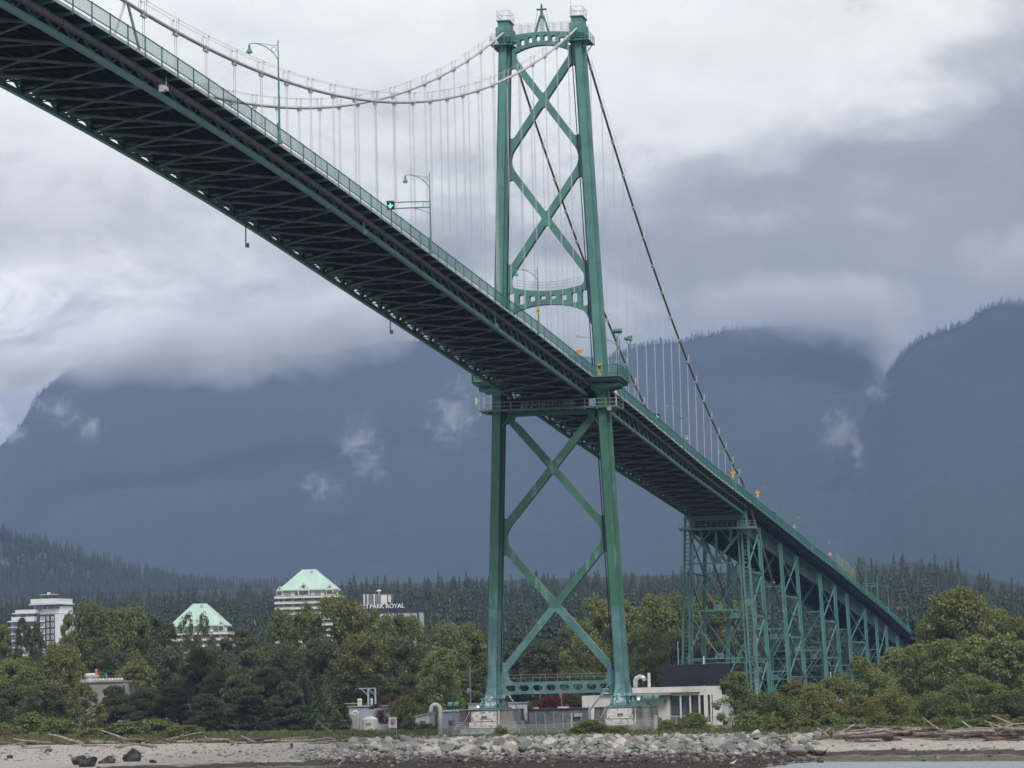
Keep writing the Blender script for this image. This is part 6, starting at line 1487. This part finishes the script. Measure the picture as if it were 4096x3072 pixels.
def fence(pts, h, lb, step=3.0, mid=False):
    p0 = pts[0]; r = empty('chain_link_fence', (p0[0], p0[1], gz(*p0)), 0, lb, 'fence'); o0 = Vector((p0[0], p0[1], gz(*p0)))
    ms = MB(); ra = MB()
    for a, b in zip(pts, pts[1:]):
        L = hypot(b[0]-a[0], b[1]-a[1]); n = max(1, round(L/step))
        for i in range(n+1):
            t_ = i/n; x, y = a[0]+(b[0]-a[0])*t_, a[1]+(b[1]-a[1])*t_; z = gz(x, y)
            if i < n or b == pts[-1]: po = MB(); q = Vector((x, y, z))-o0; po.tube([q+Vector((0, 0, -.3)), q+Vector((0, 0, h+.05))], .05, 6); po.build('fence_post', M_GALV, r)
            if i: 
                q = Vector((x, y, z))-o0; k = len(ms.v); ms.v += [tuple(pq), tuple(q), tuple(q+Vector((0, 0, h))), tuple(pq+Vector((0, 0, h)))]; ms.f.append((k, k+1, k+2, k+3)); ra.bar(pq+Vector((0, 0, h)), q+Vector((0, 0, h)), .05)
                if mid: ra.bar(pq+Vector((0, 0, .15)), q+Vector((0, 0, .15)), .05)
            pq = Vector((x, y, z))-o0
    ms.build('fence_mesh', M_LINK, r, fix=False); ra.build('fence_rail', M_GALV, r)
g_ = lambda px, py, z=2.5: tuple(atz(px, py, z)[:2])
ya = -13.0
fence([tuple(at(948, 1590, ya)[:2]), tuple(at(1180, 1590, ya)[:2]), tuple(at(1418, 1590, ya)[:2])], 1.75, 'long chain-link fence in front of both concrete piers', 4.4, True)
fence([tuple(at(815, 1580, 5)[:2]), tuple(at(852, 1580, 5)[:2])], 1.5, 'short chain-link fence below the beach notice', 2.2, True)
fence([tuple(at(1418, 1585, 30)[:2]), tuple(at(1550, 1585, 30)[:2])], 1.9, 'pale mesh fence before the glass front of the white concrete building', 3)
p = at(1417, 1570, ya); m = MB(); m.box((0, 0, 1.2), (.55, .3, 2.9)); o = m.build('gate_post', M_CONC); o.location = (p.x, p.y, gz(p.x, p.y)); tag(o, 'thick pale post at the right end of the long chain-link fence', 'post')
# gooseneck pipes, notice, poles, floodlights
def goose(px, py, Y, H, rad, lb, k=1):
    p = at(px, py, Y); r = MB(); r.tube([(0, 0, -.5), (0, 0, H-1.0*k)]+[(-.75*k+.75*k*cos(a*pi/8), 0, H-1.0*k+.85*k*sin(a*pi/8)) for a in range(1, 9)]+[(-1.5*k, 0, H-1.4*k)], rad, 10); o = r.build('gooseneck_pipe', M_BLDW, smooth=True); o.location = (p.x, p.y, gz(p.x, p.y)); tag(o, lb, 'pipe', 'white vent pipes'); 
    q = MB(); q.tube([(0, 0, 0), (0, 0, .25)], rad*1.5, 10); q.build('pipe_flange', M_GALV, o)
goose(952, 1590, -8, 5.4, .33, 'white gooseneck vent pipe standing at the corner of the long fence'); goose(774, 1580, 38, 4.0, .26, 'thin white vent pipe in front of the round tank', .6)
p = at(848.5, 1560, 4); r = empty('notice_board', (p.x, p.y, gz(p.x, p.y)), 0, 'white upright notice with a prohibition ring beside the rust-leaved trees', 'sign'); z0 = at(848, 1572, 4).z-gz(p.x, p.y); z1 = at(848, 1549, 4).z-gz(p.x, p.y)
m = MB(); m.box((0, 0, (z0+z1)/2), (1.35, .08, z1-z0)); m.build('board', M_WHITE, r); m = MB()
for z in (.28, .4, .52, .64): m.box((0, -.06, z1-z), (.9 if z > .3 else .6, .03, .05))
m.build('text_line', M_GREYP, r); m = MB(); zc = z0+.75; m.prism([(.36*cos(i*pi/12), zc+.36*sin(i*pi/12)) for i in range(24)], [[(.27*cos(i*pi/12), zc+.27*sin(i*pi/12)) for i in range(24)]], -.08, -.045); m.bar((-.25, -.06, zc+.25), (.25, -.06, zc-.25), .03, .08); m.build('prohibition_ring', mat('sign_red', (.45, .04, .04), .5), r)
m = MB(); m.ball((0, -.06, zc-.02), (.2, .03, .12), 8, 5); m.build('symbol', M_BLACK, r)
m = MB(); m.bar((-.55, .05, 0), (-.55, .05, z1), .08); m.bar((.55, .05, 0), (.55, .05, z1), .08); m.build('board_post', M_GALV, r)
def flood_pole(px, py, Y, lb, lit=False, H=None):
    p = at(px, py, Y); g = gz(p.x, p.y); H = p.z-g; r = empty('floodlight_pole', (p.x, p.y, g), 0, lb, 'floodlight', 'twin floodlight poles at the tower foot'); m = MB(); m.tube([(0, 0, -.2), (0, 0, H-.9)], .08, 7)
    m.tube([(-.5, 0, H-.15), (-.5, 0, H-.65), (-.35, 0, H-.85), (.35, 0, H-.85), (.5, 0, H-.65), (.5, 0, H-.15)], .05, 5, False); m.build('pole', M_LAMP, r)
    for s in (-1, 1):
        m = MB(); m.loft([[(s*.5-.35, -.3, H-.2), (s*.5+.35, -.3, H-.2), (s*.5+.35, -.3, H+.12), (s*.5-.35, -.3, H+.12)], [(s*.5-.35, .35, H+.1), (s*.5+.35, .35, H+.1), (s*.5+.35, .35, H+.5), (s*.5-.35, .35, H+.5)]]); lh = m.build('lamp_head', M_LAMP, r)
        if lit and s < 0: m = MB(); m.ball((s*.5, -.42, H-.1), .24); m.build('lit_lamp', M_BULB, lh)
flood_pole(979, 1523, -9, 'twin floodlight pole behind the white gooseneck pipe'); flood_pole(1387, 1508, -8, 'left of two twin floodlight poles right of the right pier, one lamp lit', True); flood_pole(1411, 1508, -4, 'right of two twin floodlight poles right of the right pier'); flood_pole(1040, 1525, 8.5, 'twin floodlight pole behind the left pier, one lamp lit', True)
def pole(px, py, Y, lb, r0=.16, arms=0, m_=None):
    p = at(px, py, Y); g = gz(p.x, p.y); H = p.z-g; r = empty('utility_pole', (p.x, p.y, g), 0, lb, 'pole', 'poles of the works'); m = MB(); m.tube([(0, 0, -.5), (0, 0, H)], [r0*1.2, r0*.8], 8); m.build('pole_shaft', m_ or M_PALEBARK, r)
    if arms: 
        m = MB()
        for i in range(arms): m.bar((-1.3, 0, H-1.2-i*2.4), (1.3, 0, H-1.2-i*2.4), .14); m.ball((-1.1, 0, H-.95-i*2.4), .1, 6, 4); m.ball((1.1, 0, H-.95-i*2.4), .1, 6, 4)
        m.build('cross_arm', M_GREYP, r)
        m = MB(); m.tube([(.0, -.2, H-4.6), (.9, -.4, H-4.9), (.9, -.4, H-5.6)], .06, 5); m.lathe((-.3, -.3, H-5), [(.25, 0), (.3, .1), (.3, .7), (.2, .8)], 8); m.build('transformer', M_GALV, r)
pole(1015, 1438, 75, 'tall grey utility pole left of the tower with wires and a lamp', .16, 2); pole(1128, 1540, 5, 'stub wooden pole just right of the left pier', .2); pole(1221, 1538, 6, 'leaning wooden pole in front of the dark works building', .2); pole(1234, 1540, 30, 'white pipe mast beside the dark red maple', .1, 0, M_BLDW); pole(1166, 1460, 120, 'thin street light pole seen through the base beam slots', .12)
pole(1464, 1386, 150, 'pale street light pole left of the first trestle', .1, 0, M_GALV); pole(1520, 1418, 170, 'thick pale pole with arms before the first trestle', .18, 0, M_CREAM); pole(1794, 1452, 330, 'distant pole in front of the far trestles', .15, 0, M_CREAM)
M_WIRE = mat('wire', (.10, .10, .10), .6)
def wire(a, b, sag, lb):
    p, q = at(*a), at(*b); m = MB(); m.tube([p.lerp(q, i/16)-Vector((0, 0, sag*4*(i/16)*(1-i/16))) for i in range(17)], .028, 4, False); tag(m.build('overhead_wire', M_WIRE), lb, 'wire', 'overhead wires behind the tower')
for a, b, sg, lb in (((560, 1452, 95), (1013, 1441, 75), 1.2, 'uppermost wire running left from the utility pole'), ((590, 1462, 95), (1012, 1448, 75), 1.2, 'second wire running left from the utility pole'), ((700, 1478, 95), (1012, 1466, 75), .8, 'third wire running left from the utility pole'), ((730, 1492, 95), (1012, 1488, 75), .8, 'lowest wire running left from the utility pole'), ((1016, 1441, 75), (1520, 1424, 170), 2.2, 'upper wire running right behind the tower to the pale pole'), ((1016, 1448, 75), (1520, 1430, 170), 2.2, 'lower wire running right behind the tower to the pale pole'), ((1520, 1424, 170), (1794, 1458, 330), 2, 'upper wire running from the pale pole under the trestles'), ((1520, 1430, 170), (1794, 1464, 330), 2, 'lower wire running from the pale pole under the trestles')): wire(a, b, sg, lb)
# person walking on the left beach
p = atz(630, 1619, .8)
for _ in range(60): p = atz(630, 1619, .5*gz(p.x, p.y)+.5*p.z)
r = empty('person', (p.x, p.y, gz(p.x, p.y)), .3, 'person in a light grey top and dark trousers walking on the left beach', 'person')
def skinfig(name, verts, edges, rad, m, parent):
    me = bpy.data.meshes.new(name); me.from_pydata(verts, edges, []); o = bpy.data.objects.new(name, me); C.objects.link(o); b = bmesh.new(); b.from_mesh(me); b.verts.layers.skin.verify(); L = b.verts.layers.skin.active; b.verts.ensure_lookup_table()
    for v, q in zip(b.verts, rad): v[L].radius = q if hasattr(q, '__len__') else (q, q)
    b.verts[0][L].use_root = True; b.to_mesh(me); b.free(); o.modifiers.new('s', 'SKIN'); ss = o.modifiers.new('d', 'SUBSURF'); ss.levels = ss.render_levels = 1
    dg = bpy.context.evaluated_depsgraph_get(); me2 = bpy.data.meshes.new_from_object(o.evaluated_get(dg)); bpy.data.objects.remove(o); me2.materials.clear(); me2.materials.append(m); o = bpy.data.objects.new(name, me2); C.objects.link(o); o.parent = parent; return o
M_SKIN = mat('skin', (.42, .27, .20), .6); M_TOP = mat('grey_top', (.42, .43, .44), .8); M_TROU = mat('dark_trousers', (.03, .032, .04), .8)
skinfig('body', [(0, 0, .92), (0, 0, 1.15), (0, 0, 1.40), (0, -.02, 1.50), (0, -.04, 1.63), (0, -.04, 1.73), (-.2, 0, 1.40), (-.25, .1, 1.14), (-.24, -.02, .90), (.2, 0, 1.40), (.26, -.06, 1.14), (.24, -.2, .95), (-.09, 0, .88), (-.10, -.10, .50), (-.10, .06, .09), (-.10, -.1, .04), (.09, 0, .88), (.10, .1, .5), (.10, .28, .12), (.10, .16, .04)], [(0, 1), (1, 2), (2, 3), (3, 4), (4, 5), (2, 6), (6, 7), (7, 8), (2, 9), (9, 10), (10, 11), (0, 12), (12, 13), (13, 14), (14, 15), (0, 16), (16, 17), (17, 18), (18, 19)], [(.15, .11), (.14, .10), (.15, .10), .055, .09, .07, .06, .045, .035, .06, .045, .035, .085, .06, .045, .04, .085, .06, .045, .04], M_SKIN, r)
m = MB(); m.loft([[(x*1.0*sx, y*sy, z) for x, y in [(cos(i*pi/6), sin(i*pi/6)) for i in range(12)]] for z, sx, sy in ((.90, .19, .15), (1.15, .18, .14), (1.38, .22, .15), (1.47, .10, .09))]); m.tube([(-.2, 0, 1.40), (-.25, .1, 1.14), (-.245, .02, .95)], [.085, .07, .06], 8); m.tube([(.2, 0, 1.40), (.26, -.06, 1.14), (.245, -.16, .99)], [.085, .07, .06], 8); m.build('jacket', M_TOP, r)
m = MB(); m.loft([[(cos(i*pi/6)*sx, sin(i*pi/6)*sy, z) for i in range(12)] for z, sx, sy in ((.80, .19, .14), (.95, .185, .145))]); m.tube([(-.09, 0, .88), (-.10, -.10, .50), (-.10, .06, .12)], [.11, .085, .07], 8); m.tube([(.09, 0, .88), (.10, .1, .5), (.10, .28, .15)], [.11, .085, .07], 8); m.build('trousers', M_TROU, r)
m = MB(); m.ball((0, -.03, 1.70), (.1, .115, .1), 10, 6); m.build('hair', M_BARK, r)
# gulls on the rocks
def gull(px, py, lb):
    p = atz(px, py, .2)
    for _ in range(60): p = atz(px, py, .5*(gz(p.x, p.y)+.35)+.5*p.z)
    r = empty('gull', (p.x, p.y, p.z-.1), lr.uniform(0, 6), lb, 'bird', 'gulls on the shore'); m = MB(); m.tube([(-.36, 0, .12), (-.2, 0, .16), (0, 0, .2), (.17, 0, .26), (.24, 0, .36), (.3, 0, .42), (.38, 0, .41), (.46, 0, .395)], [.02, .07, .12, .10, .06, .065, .035, .008], 8); m.bar((0, .05, .1), (0, .05, -.05), .02); m.bar((0, -.05, .1), (0, -.05, -.05), .02); m.build('body', M_WHITE, r); m = MB(); m.ball((-.1, 0, .25), (.24, .11, .05), 8, 4); m.build('wing', M_GALV, r)
gull(882, 1640, 'white gull standing on the dark weed left of the rock bank\'s middle'); gull(733, 1652, 'white gull at the left tip of the rock bank'); gull(1583, 1650, 'white gull near the water below the right part of the rock bank')
# ------------------------------------------------------------------ render settings
scene.view_settings.view_transform = 'Standard'; scene.view_settings.look = 'None'; scene.view_settings.exposure = 0; scene.view_settings.gamma = 1
cy = scene.cycles; cy.use_denoising = True; cy.max_bounces = 6; cy.diffuse_bounces = 3; cy.glossy_bounces = 2; cy.transmission_bounces = 2; cy.transparent_max_bounces = 6; cy.volume_bounces = 3
